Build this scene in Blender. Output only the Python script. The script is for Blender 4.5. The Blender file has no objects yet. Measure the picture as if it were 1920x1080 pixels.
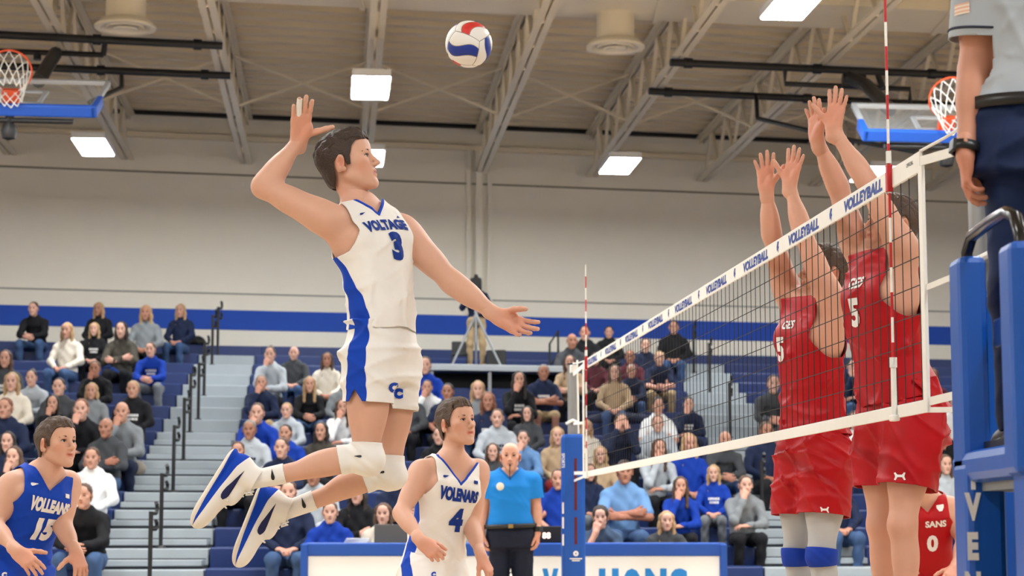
import bpy, math, random
import numpy as np
from mathutils import Matrix, Vector
from mathutils.bvhtree import BVHTree

random.seed(7)
SC = bpy.context.scene
COL = SC.collection

# ------------------------------------------------------------------ camera, world, exposure
F_PX = 3750.0                       # focal length in pixels of the 1920x1080 frame
PITCH = math.atan2(452.0, F_PX)     # horizon lies at y = 992
CAM_H = 0.995
cam = bpy.data.cameras.new('camera')
cam.sensor_width = 36.0
cam.lens = 36.0 * F_PX / 1920.0
cam.clip_end = 200
cam.dof.use_dof = True
cam.dof.focus_distance = 9.2
cam.dof.aperture_fstop = 4.5
cam_ob = bpy.data.objects.new('camera', cam)
COL.objects.link(cam_ob)
cam_ob.location = (0, 0, CAM_H)
cam_ob.rotation_euler = (math.pi / 2 + PITCH, 0, 0)
SC.camera = cam_ob

world = bpy.data.worlds.new('world'); SC.world = world
world.use_nodes = True
world.node_tree.nodes['Background'].inputs[0].default_value = (0.9, 0.95, 1.0, 1)
world.node_tree.nodes['Background'].inputs[1].default_value = 0.35

SC.view_settings.view_transform = 'Standard'
SC.view_settings.look = 'None'
SC.view_settings.gamma = 1.0
SC.view_settings.use_curve_mapping = False
SC.view_settings.exposure = 0.12
SC.cycles.max_bounces = 4; SC.cycles.diffuse_bounces = 3; SC.cycles.glossy_bounces = 2
SC.cycles.transmission_bounces = 3; SC.cycles.transparent_max_bounces = 6
SC.cycles.caustics_reflective = False; SC.cycles.caustics_refractive = False
SC.cycles.use_adaptive_sampling = True; SC.cycles.adaptive_threshold = 0.06
SC.cycles.use_denoising = True; SC.cycles.use_light_tree = False
LAMP = 80.0                         # radiance of the ceiling panels

# ------------------------------------------------------------------ pixel -> place
_c, _s = math.cos(PITCH), math.sin(PITCH)
def ray(px, py):
    a, b = (px - 960) / F_PX, (540 - py) / F_PX
    return np.array([a, _c - b * _s, _s + b * _c])
def at(px, py, Y):
    d = ray(px, py); t = Y / d[1]
    return np.array([0, 0, CAM_H]) + d * t
def at_z(px, py, z):
    d = ray(px, py); t = (z - CAM_H) / d[2]
    return np.array([0, 0, CAM_H]) + d * t

# ------------------------------------------------------------------ materials
def lin(c):
    out = []
    for v in c:
        v /= 255.0
        out.append(v / 12.92 if v <= 0.04045 else ((v + 0.055) / 1.055) ** 2.4)
    return tuple(out) + (1.0,)
MATS = {}
def mat(name, rgb, rough=0.6, metal=0.0, noise=0.0, scale=20.0, bump=0.0, bscale=60.0, spec=0.5, emit=0.0, tint=False, coat=0.0, sub=0.0):
    if name in MATS: return MATS[name]
    m = bpy.data.materials.new(name); m.use_nodes = True
    nt = m.node_tree; b = nt.nodes['Principled BSDF']
    b.inputs['Roughness'].default_value = rough
    b.inputs['Metallic'].default_value = metal
    b.inputs['Specular IOR Level'].default_value = spec
    b.inputs['Coat Weight'].default_value = coat
    c = lin(rgb)
    b.inputs['Base Color'].default_value = c
    out = None
    if noise > 0:
        tc = nt.nodes.new('ShaderNodeTexCoord')
        n = nt.nodes.new('ShaderNodeTexNoise'); n.inputs['Scale'].default_value = scale; n.inputs['Detail'].default_value = 2
        r = nt.nodes.new('ShaderNodeMix'); r.data_type = 'RGBA'
        r.inputs['A'].default_value = tuple(min(1, v * (1 - noise)) for v in c[:3]) + (1,)
        r.inputs['B'].default_value = tuple(min(1, v * (1 + noise)) for v in c[:3]) + (1,)
        nt.links.new(tc.outputs['Object'], n.inputs['Vector'])
        nt.links.new(n.outputs['Fac'], r.inputs['Factor'])
        out = r.outputs['Result']
    if tint:
        a = nt.nodes.new('ShaderNodeAttribute'); a.attribute_name = 'tint'
        x = nt.nodes.new('ShaderNodeMix'); x.data_type = 'RGBA'; x.blend_type = 'MULTIPLY'
        x.inputs['Factor'].default_value = 1.0
        if out: nt.links.new(out, x.inputs['A'])
        else: x.inputs['A'].default_value = c
        nt.links.new(a.outputs['Color'], x.inputs['B'])
        out = x.outputs['Result']
    if out: nt.links.new(out, b.inputs['Base Color'])
    if sub > 0:
        b.inputs['Subsurface Weight'].default_value = sub
        b.inputs['Subsurface Radius'].default_value = (0.012, 0.004, 0.002)
        b.inputs['Subsurface Scale'].default_value = 1.0
    if bump > 0:
        tc = nt.nodes.new('ShaderNodeTexCoord')
        n = nt.nodes.new('ShaderNodeTexNoise'); n.inputs['Scale'].default_value = bscale; n.inputs['Detail'].default_value = 1
        bp = nt.nodes.new('ShaderNodeBump'); bp.inputs['Strength'].default_value = bump; bp.inputs['Distance'].default_value = 0.01
        nt.links.new(tc.outputs['Object'], n.inputs['Vector'])
        nt.links.new(n.outputs['Fac'], bp.inputs['Height'])
        nt.links.new(bp.outputs['Normal'], b.inputs['Normal'])
    if emit > 0:
        b.inputs['Emission Color'].default_value = (0.95, 0.985, 1.0, 1)
        b.inputs['Emission Strength'].default_value = emit
    MATS[name] = m
    return m

# ------------------------------------------------------------------ objects
def tag(o, label=None, cat=None, group=None, kind=None):
    if label: o['label'] = label
    if cat: o['category'] = cat
    if group: o['group'] = group
    if kind: o['kind'] = kind
    return o
def empty(name, loc=(0, 0, 0), rz=0.0, label=None, cat=None, group=None):
    o = bpy.data.objects.new(name, None); COL.objects.link(o)
    o.empty_display_size = 0.1
    o.location = tuple(float(v) for v in loc); o.rotation_euler = (0, 0, rz)
    return tag(o, label, cat, group)
def wm(o):
    m = Matrix.LocRotScale(o.location, o.rotation_euler, o.scale)
    return m if o.parent is None else wm(o.parent) @ o.matrix_parent_inverse @ m
def child(o, parent):
    """parent while the mesh stays where its own (world) coordinates put it"""
    o.parent = parent
    o.matrix_parent_inverse = wm(parent).inverted()
    return o
def link_mesh(name, me, m, parent=None, smooth=False):
    if m is not None and not len(me.materials): me.materials.append(m)
    o = bpy.data.objects.new(name, me); COL.objects.link(o)
    if parent is not None: child(o, parent)
    return o
def raw_mesh(name, V, F, smooth=False, tint=None):
    """V (n,3) array, F (m,3|4) int array or list of index lists"""
    me = bpy.data.meshes.new(name)
    V = np.asarray(V, dtype=np.float32)
    if isinstance(F, np.ndarray):
        n, w = F.shape
        me.vertices.add(len(V)); me.vertices.foreach_set('co', V.ravel())
        me.loops.add(n * w); me.loops.foreach_set('vertex_index', F.ravel().astype(np.int32))
        me.polygons.add(n)
        me.polygons.foreach_set('loop_start', np.arange(0, n * w, w, dtype=np.int32))
        me.update(calc_edges=True)
    else:
        me.from_pydata([tuple(v) for v in V.tolist()], [], F)
    if smooth:
        me.polygons.foreach_set('use_smooth', np.ones(len(me.polygons), dtype=bool))
    if tint is not None:
        a = me.color_attributes.new('tint', 'FLOAT_COLOR', 'POINT')
        c = np.ones((len(V), 4), dtype=np.float32); c[:, :3] = tint
        a.data.foreach_set('color', c.ravel())
    me.validate()
    return me

class MB:
    """collects simple solids into one mesh"""
    def __init__(s): s.v = []; s.f = []
    def add(s, V, F):
        n = len(s.v); s.v += [tuple(float(c) for c in v) for v in V]; s.f += [[i + n for i in f] for f in F]; return s
    def box(s, lo, hi, fn=None):
        x0, y0, z0 = lo; x1, y1, z1 = hi
        V = [(x0,y0,z0),(x1,y0,z0),(x1,y1,z0),(x0,y1,z0),(x0,y0,z1),(x1,y0,z1),(x1,y1,z1),(x0,y1,z1)]
        if fn: V = [fn(*v) for v in V]
        return s.add(V, [[0,3,2,1],[4,5,6,7],[0,1,5,4],[1,2,6,5],[2,3,7,6],[3,0,4,7]])
    def obox(s, c, ax, ay, az):
        """box centred c with half vectors"""
        c, ax, ay, az = (np.asarray(q, float) for q in (c, ax, ay, az))
        V = [c + i*ax + j*ay + k*az for k in (-1,1) for (i,j) in ((-1,-1),(1,-1),(1,1),(-1,1))]
        return s.add(V, [[0,3,2,1],[4,5,6,7],[0,1,5,4],[1,2,6,5],[2,3,7,6],[3,0,4,7]])
    def bar(s, a, b, w, h=None, up=(0,0,1)):
        """rectangular bar from a to b"""
        a, b = np.asarray(a, float), np.asarray(b, float); h = w if h is None else h
        d = b - a; d /= np.linalg.norm(d); u = np.asarray(up, float)
        if abs(d @ u) > 0.98: u = np.array([1.0, 0, 0])
        x = np.cross(d, u); x /= np.linalg.norm(x); z = np.cross(x, d)
        return s.obox((a + b) / 2, x * w / 2, (b - a) / 2, z * h / 2)
    def tube(s, pts, r, n=10, closed=False):
        pts = [np.asarray(p, float) for p in pts]; m = len(pts)
        rs = r if hasattr(r, '__len__') else [r] * m
        V = []; prev = None
        for i, p in enumerate(pts):
            if closed: t = pts[(i+1) % m] - pts[i-1]
            else: t = pts[min(i+1, m-1)] - pts[max(i-1, 0)]
            t = t / (np.linalg.norm(t) + 1e-12)
            if prev is None:
                u = np.array([0, 0, 1.0]) if abs(t[2]) < 0.9 else np.array([1.0, 0, 0])
                prev = np.cross(t, u)
            x = prev - t * (prev @ t); x /= np.linalg.norm(x); prev = x; y = np.cross(t, x)
            for k in range(n):
                a = 2 * math.pi * k / n; V.append(p + rs[i] * (math.cos(a) * x + math.sin(a) * y))
        F = []
        for i in range(m if closed else m - 1):
            j = (i + 1) % m
            for k in range(n):
                F.append([i*n+k, i*n+(k+1)%n, j*n+(k+1)%n, j*n+k])
        if not closed:
            F.append(list(range(n))[::-1]); F.append([(m-1)*n+k for k in range(n)])
        return s.add(V, F)
    def lathe(s, prof, c, n=32, axis=(0,0,1)):
        """prof: (r, z) pairs about a vertical axis through c"""
        c = np.asarray(c, float); V = []; F = []; m = len(prof)
        for (r, z) in prof:
            for k in range(n):
                a = 2 * math.pi * k / n; V.append((c[0] + r*math.cos(a), c[1] + r*math.sin(a), c[2] + z))
        for i in range(m - 1):
            for k in range(n):
                F.append([i*n+k, i*n+(k+1)%n, (i+1)*n+(k+1)%n, (i+1)*n+k])
        return s.add(V, F)
    def build(s, name, m, parent=None, smooth=False, bevel=0.0):
        me = raw_mesh(name, np.array(s.v), s.f, smooth)
        if m is not None: me.materials.append(m)
        o = link_mesh(name, me, None, parent)
        if bevel > 0:
            md = o.modifiers.new('bevel', 'BEVEL'); md.width = bevel; md.segments = 2; md.limit_method = 'ANGLE'
        if smooth and not bevel:
            md = o.modifiers.new('split', 'EDGE_SPLIT'); md.split_angle = math.radians(40)
        return o
def share(o, name, parent, loc=None):
    """another object on the same mesh data"""
    c = bpy.data.objects.new(name, o.data); COL.objects.link(c)
    if parent is not None: child(c, parent)
    if loc is not None: c.location = loc
    return c

# ------------------------------------------------------------------ text as mesh
def text_mesh(txt, bold=0.0, shear=0.0, squeeze=1.0, extrude=0.0, res=3, space=1.0):
    """centred text, cap height 1; returns V, tri F"""
    cu = bpy.data.curves.new('txt', 'FONT'); cu.body = txt
    cu.align_x = 'CENTER'; cu.offset = bold; cu.shear = shear; cu.resolution_u = res; cu.space_character = space
    cu.extrude = 0
    o = bpy.data.objects.new('txt', cu)
    me = bpy.data.meshes.new_from_object(o)
    bpy.data.objects.remove(o); bpy.data.curves.remove(cu)
    import bmesh
    bm = bmesh.new(); bm.from_mesh(me); bmesh.ops.triangulate(bm, faces=bm.faces[:])
    V = np.array([v.co[:] for v in bm.verts]); F = [[v.index for v in f.verts] for f in bm.faces]
    bm.free(); bpy.data.meshes.remove(me)
    V[:, 1] -= V[:, 1].min(); hgt = V[:, 1].max(); V /= hgt
    V[:, 0] -= (V[:, 0].max() + V[:, 0].min()) / 2; V[:, 0] *= squeeze
    V[:, 1] -= 0.5
    return V, F
def subdivide_tris(V, F, maxlen):
    V = [tuple(v) for v in V]; F = [tuple(f) for f in F]
    for _ in range(6):
        big = False; mid = {}; out = []
        def mp(a, b):
            k = (min(a, b), max(a, b))
            if k not in mid:
                mid[k] = len(V); V.append(tuple((np.array(V[a]) + np.array(V[b])) / 2))
            return mid[k]
        L = lambda a, b: math.dist(V[a], V[b])
        for (a, b, c) in F:
            e = [L(a, b) > maxlen, L(b, c) > maxlen, L(c, a) > maxlen]
            if not any(e): out.append((a, b, c)); continue
            big = True
            i, j, k = (mp(a, b) if e[0] else None), (mp(b, c) if e[1] else None), (mp(c, a) if e[2] else None)
            n = sum(e)
            if n == 3: out += [(a, i, k), (i, b, j), (k, j, c), (i, j, k)]
            elif n == 1:
                if e[0]: out += [(a, i, c), (i, b, c)]
                elif e[1]: out += [(a, b, j), (a, j, c)]
                else: out += [(a, b, k), (k, b, c)]
            else:
                if not e[0]: out += [(a, b, j), (a, j, k), (k, j, c)]
                elif not e[1]: out += [(a, i, k), (i, b, c), (i, c, k)]
                else: out += [(a, i, c), (i, j, c), (i, b, j)]
        F = out
        if not big: break
    return np.array(V), F
def flat_text(name, txt, c, xdir, udir, height, m, parent, bold=0.02, shear=0.0, squeeze=1.0, lift=0.002, space=1.0):
    """text lying on a plane"""
    V, F = text_mesh(txt, bold, shear, squeeze, space=space)
    x, u = np.asarray(xdir, float), np.asarray(udir, float); n = np.cross(x, u)
    P = np.asarray(c, float) + V[:, :1] * height * x + V[:, 1:2] * height * u + n * lift
    me = raw_mesh(name, P, [list(f) for f in F]); me.materials.append(m)
    return link_mesh(name, me, None, parent)
def flat_shape(name, polys, c, xdir, udir, m, parent, lift=0.002):
    """list of 2-D polygons on a plane (metres)"""
    x, u = np.asarray(xdir, float), np.asarray(udir, float); n = np.cross(x, u)
    V = []; F = []
    for p in polys:
        k = len(V); V += [np.asarray(c) + a * x + b * u + n * lift for (a, b) in p]; F.append(list(range(k, k + len(p))))
    me = raw_mesh(name, np.array(V), F); me.materials.append(m)
    return link_mesh(name, me, None, parent)
# ================================================================== the hall
M_wall = mat('painted_block_wall', (236, 229, 215), 0.8, noise=0.03, scale=3, bump=0.15, bscale=18)
M_stripe = mat('blue_wall_stripe', (0, 66, 168), 0.7, noise=0.04, scale=6)
M_deck = mat('painted_roof_deck', (226, 208, 178), 0.7, noise=0.05, scale=2)
M_steel = mat('painted_steel', (234, 220, 194), 0.6, noise=0.05, scale=4)
M_duct = mat('painted_duct', (240, 228, 204), 0.6, noise=0.03, scale=3)
M_dark = mat('dark_gap', (26, 24, 24), 0.8)
M_black = mat('black_steel', (22, 22, 24), 0.45, noise=0.1, scale=8)
M_floor = mat('maple_floor', (206, 184, 156), 0.35, noise=0.08, scale=3)
M_bench = mat('navy_bench_plastic', (17, 44, 100), 0.45, noise=0.08, scale=5)
M_step = mat('grey_step_board', (158, 166, 171), 0.55, noise=0.06, scale=5)
M_stepshade = mat('step_gap_shade', (34, 38, 46), 0.7)  # dark colour painting the shade in the stair gaps and joints
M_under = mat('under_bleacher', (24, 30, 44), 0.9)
M_lamp = mat('lamp_diffuser', (255, 255, 255), 0.5, emit=LAMP)
M_lamp.cycles.emission_sampling = 'FRONT'
M_lampbox = mat('lamp_housing', (225, 225, 225), 0.5)
M_white = mat('white_plastic', (232, 232, 228), 0.5, noise=0.03, scale=12)
M_grey = mat('grey_metal', (150, 152, 154), 0.4, metal=0.6, noise=0.05, scale=9)
M_blue = mat('royal_blue_vinyl', (12, 82, 176), 0.38, noise=0.06, scale=7, bump=0.1, bscale=9)
M_red = mat('red_pad', (186, 22, 30), 0.5, noise=0.05, scale=9)

K = 0.22                 # the stands and the end wall run a little askew to the camera
WALL0, DECK, CHORD = 34.0, 7.88, 7.07
def S(X, v, h): return (X, v + K * X, h)

def struct(o): return tag(o, kind='structure')
struct(MB().box((-24, -16, -0.12), (24, 46, 0.0)).build('floor', M_floor))

# end wall with trims, stripe, pilaster
XL, XR = -16.0, 18.0
wl = struct(MB().box((XL, WALL0, 0), (XR, WALL0 + 0.3, DECK + 0.6), S).build('wall_back', M_wall))
struct(MB().box((XL, WALL0 - 0.012, 4.27), (XR, WALL0, 4.60), S).build('trim_1', M_stripe, wl))
struct(MB().box((XL, WALL0 - 0.012, 4.86), (XR, WALL0, 4.885), S).build('trim_2', mat('grey_joint', (150, 148, 142), 0.8), wl))
struct(MB().box((XL, WALL0 - 0.02, 6.86), (XR, WALL0, 6.885), S).build('trim_3', mat('grey_joint2', (120, 112, 100), 0.8), wl))
struct(MB().box((XL, WALL0 - 0.12, 7.44), (XR, WALL0, 7.52), S).build('trim_4', M_steel, wl))
for x0, x1, dz in ((-0.78, -0.70, 0.05), (-0.62, -0.50, 0.11), (-0.42, -0.34, 0.05)):
    struct(MB().box((x0, WALL0 - dz, 4.62), (x1, WALL0, 7.44), S).build('trim_5', M_wall, wl))
struct(MB().box((XL - 0.3, -16, 0), (XL, 46, DECK + 0.6)).build('wall_left', M_wall))
struct(MB().box((XR, -16, 0), (XR + 0.3, 46, DECK + 0.6)).build('wall_right', M_wall))
struct(MB().box((-24, -16.3, 0), (24, -16, DECK + 0.6)).build('wall_front', M_wall))

# corrugated roof deck: trapezoid ribs parallel to the end wall
def deck():
    V = []; F = []; v = -16.0 - K * 24; prof = []
    P = 0.46
    vend = WALL0 + 0.05
    n = int((vend + 24) / P)
    for i in range(n + 1):
        a = vend - (n - i) * P
        prof += [(a, 0.0), (a + 0.15, 0.0), (a + 0.19, 0.15), (a + 0.42, 0.15)]
    for (v, h) in prof:
        V += [S(-26, v, DECK + h), S(26, v, DECK + h)]
    for i in range(len(prof) - 1):
        F.append([2*i, 2*i+2, 2*i+3, 2*i+1])
    return raw_mesh('ceiling', np.array(V), F)
ce = struct(link_mesh('ceiling', deck(), M_deck))
md = ce.modifiers.new('thick', 'SOLIDIFY'); md.thickness = 0.02; md.offset = 1
struct(MB().box((XL, WALL0 - 0.16, DECK - 0.05), (XR, WALL0, DECK), S).build('trim_6', M_dark, ce))

# ------------------------------------------------------------------ roof joists (double-angle chords, bent web)
JD = np.array([(630 - 960) / F_PX, 1.0, 0]); JD /= np.linalg.norm(JD)
JX = np.array([JD[1], -JD[0], 0])
jends = [at_z(x, y, CHORD) for (x, y) in ((22, 292), (240, 300), (461, 308), (685, 315), (903, 323), (1110, 331), (1316, 340), (1524, 349), (1735, 358))]
ORD = ['first', 'second', 'third', 'fourth', 'fifth', 'sixth', 'seventh', 'eighth', 'ninth', 'tenth', 'eleventh', 'twelfth', 'thirteenth', 'fourteenth', 'fifteenth', 'sixteenth', 'seventeenth', 'eighteenth', 'nineteenth']
JP = []
for i, e in enumerate(jends):
    Ls = 27.0
    JP.append(e)
    t = empty('roof_joist', e, 0, 'cream steel open-web roof joist, %s counted from the left edge' % ORD[i], 'joist', 'roof joists over the court')
    a0, a1 = e.copy(), e - JD * Ls
    for s in (-1, 1):
        off = JX * s * 0.058
        b = MB(); b.bar(a0 + off, a1 + off, 0.084, 0.018); b.bar(a0 + off*0.55 + [0,0,0.045], a1 + off*0.55 + [0,0,0.045], 0.014, 0.09)
        b.build('bottom_chord', M_steel, t)
    top = np.array([0, 0, DECK - 0.05 - CHORD])
    for s in (-1, 1):
        off = JX * s * 0.06
        b = MB(); b.bar(a0 + top + off + JD * 0.9, a1 + top + off, 0.09, 0.02); b.bar(a0 + top + off*0.5 - [0,0,0.05] + JD * 0.9, a1 + top + off*0.5 - [0,0,0.05], 0.014, 0.1)
        b.build('top_chord', M_steel, t)
    # webs: the bays in view, each bar its own piece
    step = 0.62; first = None
    for k in range(17):
        p = e - JD * (0.35 + k * step)
        up = (k % 2 == 0)
        a = p + (0 if up else 1) * top; c = p - JD * step + (1 if up else 0) * top
        if k < 2:
            if k == 0: w0 = MB().bar(a, c, 0.05, 0.04).build('web_bar', M_steel, t)
            else: w1 = MB().bar(a, c, 0.05, 0.04).build('web_bar', M_steel, t)
        else:
            share(w0 if up else w1, 'web_bar', t, loc=tuple(-JD * step * (k - (0 if up else 1))))
    rest = MB()
    for k in range(17, 42):
        p = e - JD * (0.35 + k * step); up = (k % 2 == 0)
        rest.bar(p + (0 if up else 1) * top, p - JD * step + (1 if up else 0) * top, 0.05, 0.04)
    tag(rest.build('web_bars', M_steel, t), kind='stuff')
    b = MB(); b.bar(e + [0, 0, 0.02] + JD * 0.0, e + top + JD * 0.85, 0.07, 0.05); b.bar(e + top + JD * 0.9 - [0, 0, 0.06], e + top + JD * 0.2 - [0, 0, 0.06], 0.16, 0.08)
    b.build('bearing_seat', M_steel, t)
# cross bridging between neighbouring joists
for i in range(len(JP) - 1):
    A, B = JP[i] - JD * 4.7, JP[i + 1] - JD * 4.7
    top = np.array([0, 0, DECK - 0.07 - CHORD])
    t = empty('cross_brace', (A + B) / 2, 0, 'thin cream X-shaped bridging rods in the %s bay from the left' % ORD[i], 'brace', 'cross braces between the joists')
    MB().bar(A + JX * 0.1, B + top, 0.045, 0.03).build('brace_rod', M_steel, t)
    MB().bar(A + top, B - JX * 0.1 + [0, 0, 0.035], 0.045, 0.03).build('brace_rod', M_steel, t)

# air duct and round diffusers
dz = 7.46
p0, p1 = at_z(420, 3, dz), at_z(1790, 64, dz)
kd = (p1[1] - p0[1]) / (p1[0] - p0[0]); c0 = p0[1] - kd * p0[0]
DU = lambda X, v, h: (X, c0 + kd * X + v, h)
t = empty('air_duct', DU(0, -0.5, dz), 0, 'wide cream rectangular air duct running across the roof near the top', 'duct')
MB().box((XL + 0.1, -1.15, dz), (XR - 0.1, 0, DECK - 0.08), DU).build('duct_body', M_duct, t)
for X in (-5.6, -1.9, 1.8, 5.5, 9.2): MB().box((X, -1.18, dz - 0.03), (X + 0.06, 0.03, DECK - 0.09), DU).build('duct_seam', M_duct, t)
for (px, py, lb) in ((235, 54, 'left'), (1154, 91, 'right')):
    c = at_z(px, py, 7.02)
    t = empty('air_diffuser', c, 0, 'round cream ceiling air diffuser with concentric rings, %s of the two' % lb, 'diffuser', 'round air diffusers')
    MB().lathe([(0.24, 0.10), (0.24, 0.62)], c, 40).build('duct_drop', M_duct, t, True)
    MB().lathe([(0.24, 0.12), (0.30, 0.10), (0.37, 0.03), (0.37, 0.0), (0.30, 0.0), (0.235, 0.06), (0.235, 0.12)], c, 48).build('outer_ring', M_duct, t, True)
    MB().lathe([(0.14, 0.11), (0.235, 0.02), (0.225, 0.0), (0.13, 0.09)], c, 48).build('middle_ring', M_duct, t, True)
    MB().lathe([(0.02, 0.05), (0.145, 0.0), (0.135, -0.015), (0.0, 0.02)], c, 40).build('centre_cone', M_duct, t, True)
    MB().lathe([(0.0, 0.125), (0.238, 0.125)], c, 40).build('throat', M_dark, t)

# ------------------------------------------------------------------ lamps
lamps = [(at_z(175, 276, 6.4), 'square white lamp panel near the wall under the left backboard'),
         (at_z(695, 165, 6.4), 'bright lamp panel on the joist above the attacking player\'s head'),
         (at_z(690, 297, 6.4), 'lamp panel partly hidden behind the attacking player\'s face'),
         (at_z(1162, 311, 6.4), 'lamp panel left of the four raised blocking hands, near the wall'),
         (at_z(1490, 7, 6.4), 'lamp panel cut by the top edge of the picture'),
         (at_z(1640, 327, 6.4), 'lamp panel just behind the net band beside the near antenna')]
for r, Y in enumerate((12.0, 4.0, -5.0)):
    for q, X in enumerate((-10.0, -3.4, 3.4, 10.0)):
        lamps.append((np.array([X, Y + K * X * 0.5, 6.4]), None))
for X in (-13.0, -9.0, -5.4, -1.8, 1.8, 5.4, 9.0, 13.0): lamps.append((np.array([X, 18.5 + K * X * .3, 6.4]), None))  # unseen lamp row, added to brighten the far wall and ceiling
for X in (-12.5, 11.0): lamps.append((np.array([X, 28.0 + K * X, 6.4]), None))
lamp_src = None
for i, (c, lb) in enumerate(lamps):
    t = empty('ceiling_lamp', c, 0, lb or 'ceiling lamp panel over the court outside the picture', 'lamp', 'ceiling lamp panels' if lb is None else 'lamp panels in view')
    if lamp_src is None:
        z = np.zeros(3)
        pan = MB().obox(z - [0, 0, 0.005], JX * 0.22, JD * 0.62, (0, 0, 0.006)); bx = MB().obox(z + [0, 0, 0.05], JX * 0.235, JD * 0.64, (0, 0, 0.045))
        lamp_src = (raw_mesh('diffuser', np.array(pan.v), pan.f), raw_mesh('housing', np.array(bx.v), bx.f))
        lamp_src[0].materials.append(M_lamp); lamp_src[1].materials.append(M_lampbox)
    for nm, me in zip(('diffuser', 'housing'), lamp_src):
        o = bpy.data.objects.new(nm, me); COL.objects.link(o); o.parent = t
        if lb is None: o.scale = (1.3, 1.15, 1.0)

# ------------------------------------------------------------------ bleachers
NR, RISE, RUN, H0, V0 = 17, 0.21, 0.75, 0.595, 21.35
def row_h(i): return H0 + RISE * i
def row_v(i): return V0 + RUN * i
# aisle edges at the bottom row (X) and at the top row
A1 = ((-4.35, -3.16), (-4.95, -4.10)); A2 = ((2.75, 4.05), (2.72, 3.55))
def aisle(A, i, s):
    f = min(max(i, 0) / 15.0, 1.0); return A[0][s] * (1 - f) + A[1][s] * f
secs = (('bleacher_section', 'navy bleacher benches filling the left side up to the grey stairs', lambda i: XL + 1.0, lambda i: aisle(A1, i, 0)),
        ('bleacher_section', 'navy bleacher benches between the two grey stairways, below the camera platform', lambda i: aisle(A1, i, 1), lambda i: aisle(A2, i, 0)),
        ('bleacher_section', 'navy bleacher benches on the right behind the red players', lambda i: aisle(A2, i, 1), lambda i: XR - 1.0))
for nm, lb, fl, fr in secs:
    mid = (max(fl(5), -9) + min(fr(5), 9)) / 2
    t = empty(nm, S(mid, V0, 0), 0, lb, 'bleachers')
    for i in range(NR):
        h, v = row_h(i), row_v(i)
        x0, x1 = fl(i) + 0.015, fr(i) - 0.015
        back = i >= NR - 2
        bo = MB().box((x0, v, max(h - 0.30, 0.02)), (x1, v + 0.36, h), S).build('bench', M_bench, t, bevel=0.02)
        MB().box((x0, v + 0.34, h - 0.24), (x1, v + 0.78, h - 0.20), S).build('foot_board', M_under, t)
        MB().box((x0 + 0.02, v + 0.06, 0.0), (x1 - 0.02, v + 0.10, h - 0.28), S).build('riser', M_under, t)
    MB().box((fl(NR) + 0.015, row_v(NR - 1) + 0.36, row_h(NR - 1) - 0.3), (fr(NR) - 0.015, WALL0 - 0.05, row_h(NR - 1) + 0.02), S).build('top_deck', M_bench, t)
def stairs(A, lb):
    t = empty('bleacher_stairs', S((A[0][0] + A[0][1]) / 2, V0, 0), 0, lb, 'stairs', 'grey bleacher stairways')
    for i in range(-2, 16):
        h, v = row_h(i), row_v(i); x0, x1 = aisle(A, i, 0), aisle(A, i, 1)
        if h > 0.1:
            st = MB().box((x0, v, max(h - 0.195, 0)), (x1, v + RUN + 0.04, h - 0.015), S).build('step', M_step, t, bevel=0.012)
            MB().box((x0 + .005, v - (.285 if i < 9 else -.012), max(h - 0.232, 0)), (x1 - .005, v + .1, h - 0.19), S).build('step_gap', M_stepshade, st)  # dark strip drawn in for the shaded recess under each step
            MB().box((x0, v - 0.006, h - 0.05), (x1, v + 0.03, h - 0.028), S).build('nosing', M_stepshade, st) if i > 20 else None
            if i < 9:
                hs = MB().box((x0 + 0.02, v - 0.30, h - 0.195), (x1 - 0.02, v + 0.01, h - 0.13), S).build('half_step', M_step, t, bevel=0.008)
                MB().box((x0 + 0.02, v - 0.006, h - 0.132), (x1 - 0.02, v + 0.012, h - 0.118), S).build('shadow_joint', M_stepshade, hs)
    x0, x1 = aisle(A, 15, 0), aisle(A, 15, 1)
    for i in (16, 17):
        MB().box((x0 - 0.02, row_v(i) if i == 16 else row_v(16) + 0.3, row_h(16) - 0.42), (x1 + 0.02, WALL0 - 0.04, row_h(i) - 0.03 if i == 16 else row_h(16) + 0.02), S).build('top_landing', M_bench, t)
    return t
stairs(A1, 'grey bleacher stairs left of the attacking player, between navy benches')
stairs(A2, 'grey bleacher stairs seen through the net behind the red players')

# stair rails: upright post with a returned loop at the top
def rail(px, pyb, row, hgt, lb):
    h = row_h(row)
    d = ray(px, 600); # column of the stair
    v = row_v(row) + 0.30
    X = v * d[0] / d[1] / (1 - K * d[0] / d[1]); b = np.array(S(X, v, h - 0.015))
    t = empty('stair_rail', b, 0, lb, 'handrail', 'black stair rails')
    MB().tube([b, b + [0, 0, hgt]], 0.022, 10).build('post', M_black, t, True)
    MB().lathe([(0.0, 0.03), (0.045, 0.03), (0.06, 0.0)], b, 14).build('base_flange', M_black, t, True)
    u = np.array([0.03, 0.5, 0])
    for k, (z0, r) in enumerate(((hgt - 0.02, 0.09), (hgt * 0.78, 0.07))):
        pts = [b + [0, 0, z0]] + [b + u * (0.10 + 0.12 * math.sin(a)) + [0.035, 0, z0 + r * .6 * (1 - math.cos(a))] for a in (0.2, 0.8, 1.57, 2.4, 3.0)]
        MB().tube(pts, 0.02, 8).build('rail_loop', M_black, t, True)
r1 = [(409, 15), (399, 14), (385, 11), (375, 9), (360, 8), (349, 6), (331, 4), (310, 1), (291, -1)]
for i, (px, row) in enumerate(r1):
    rail(px, 0, row, 0.80, 'black stair rail post on the left stairs, %s from the top' % ORD[i])
r2 = [(1300, 14), (1329, 12), (1366, 8), (1422, 5), (1424, 2)]
for i, (px, row) in enumerate(r2):
    rail(px, 0, row, 0.80, 'black stair rail post on the right stairs behind the net, %s from the top' % ORD[i])

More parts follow.
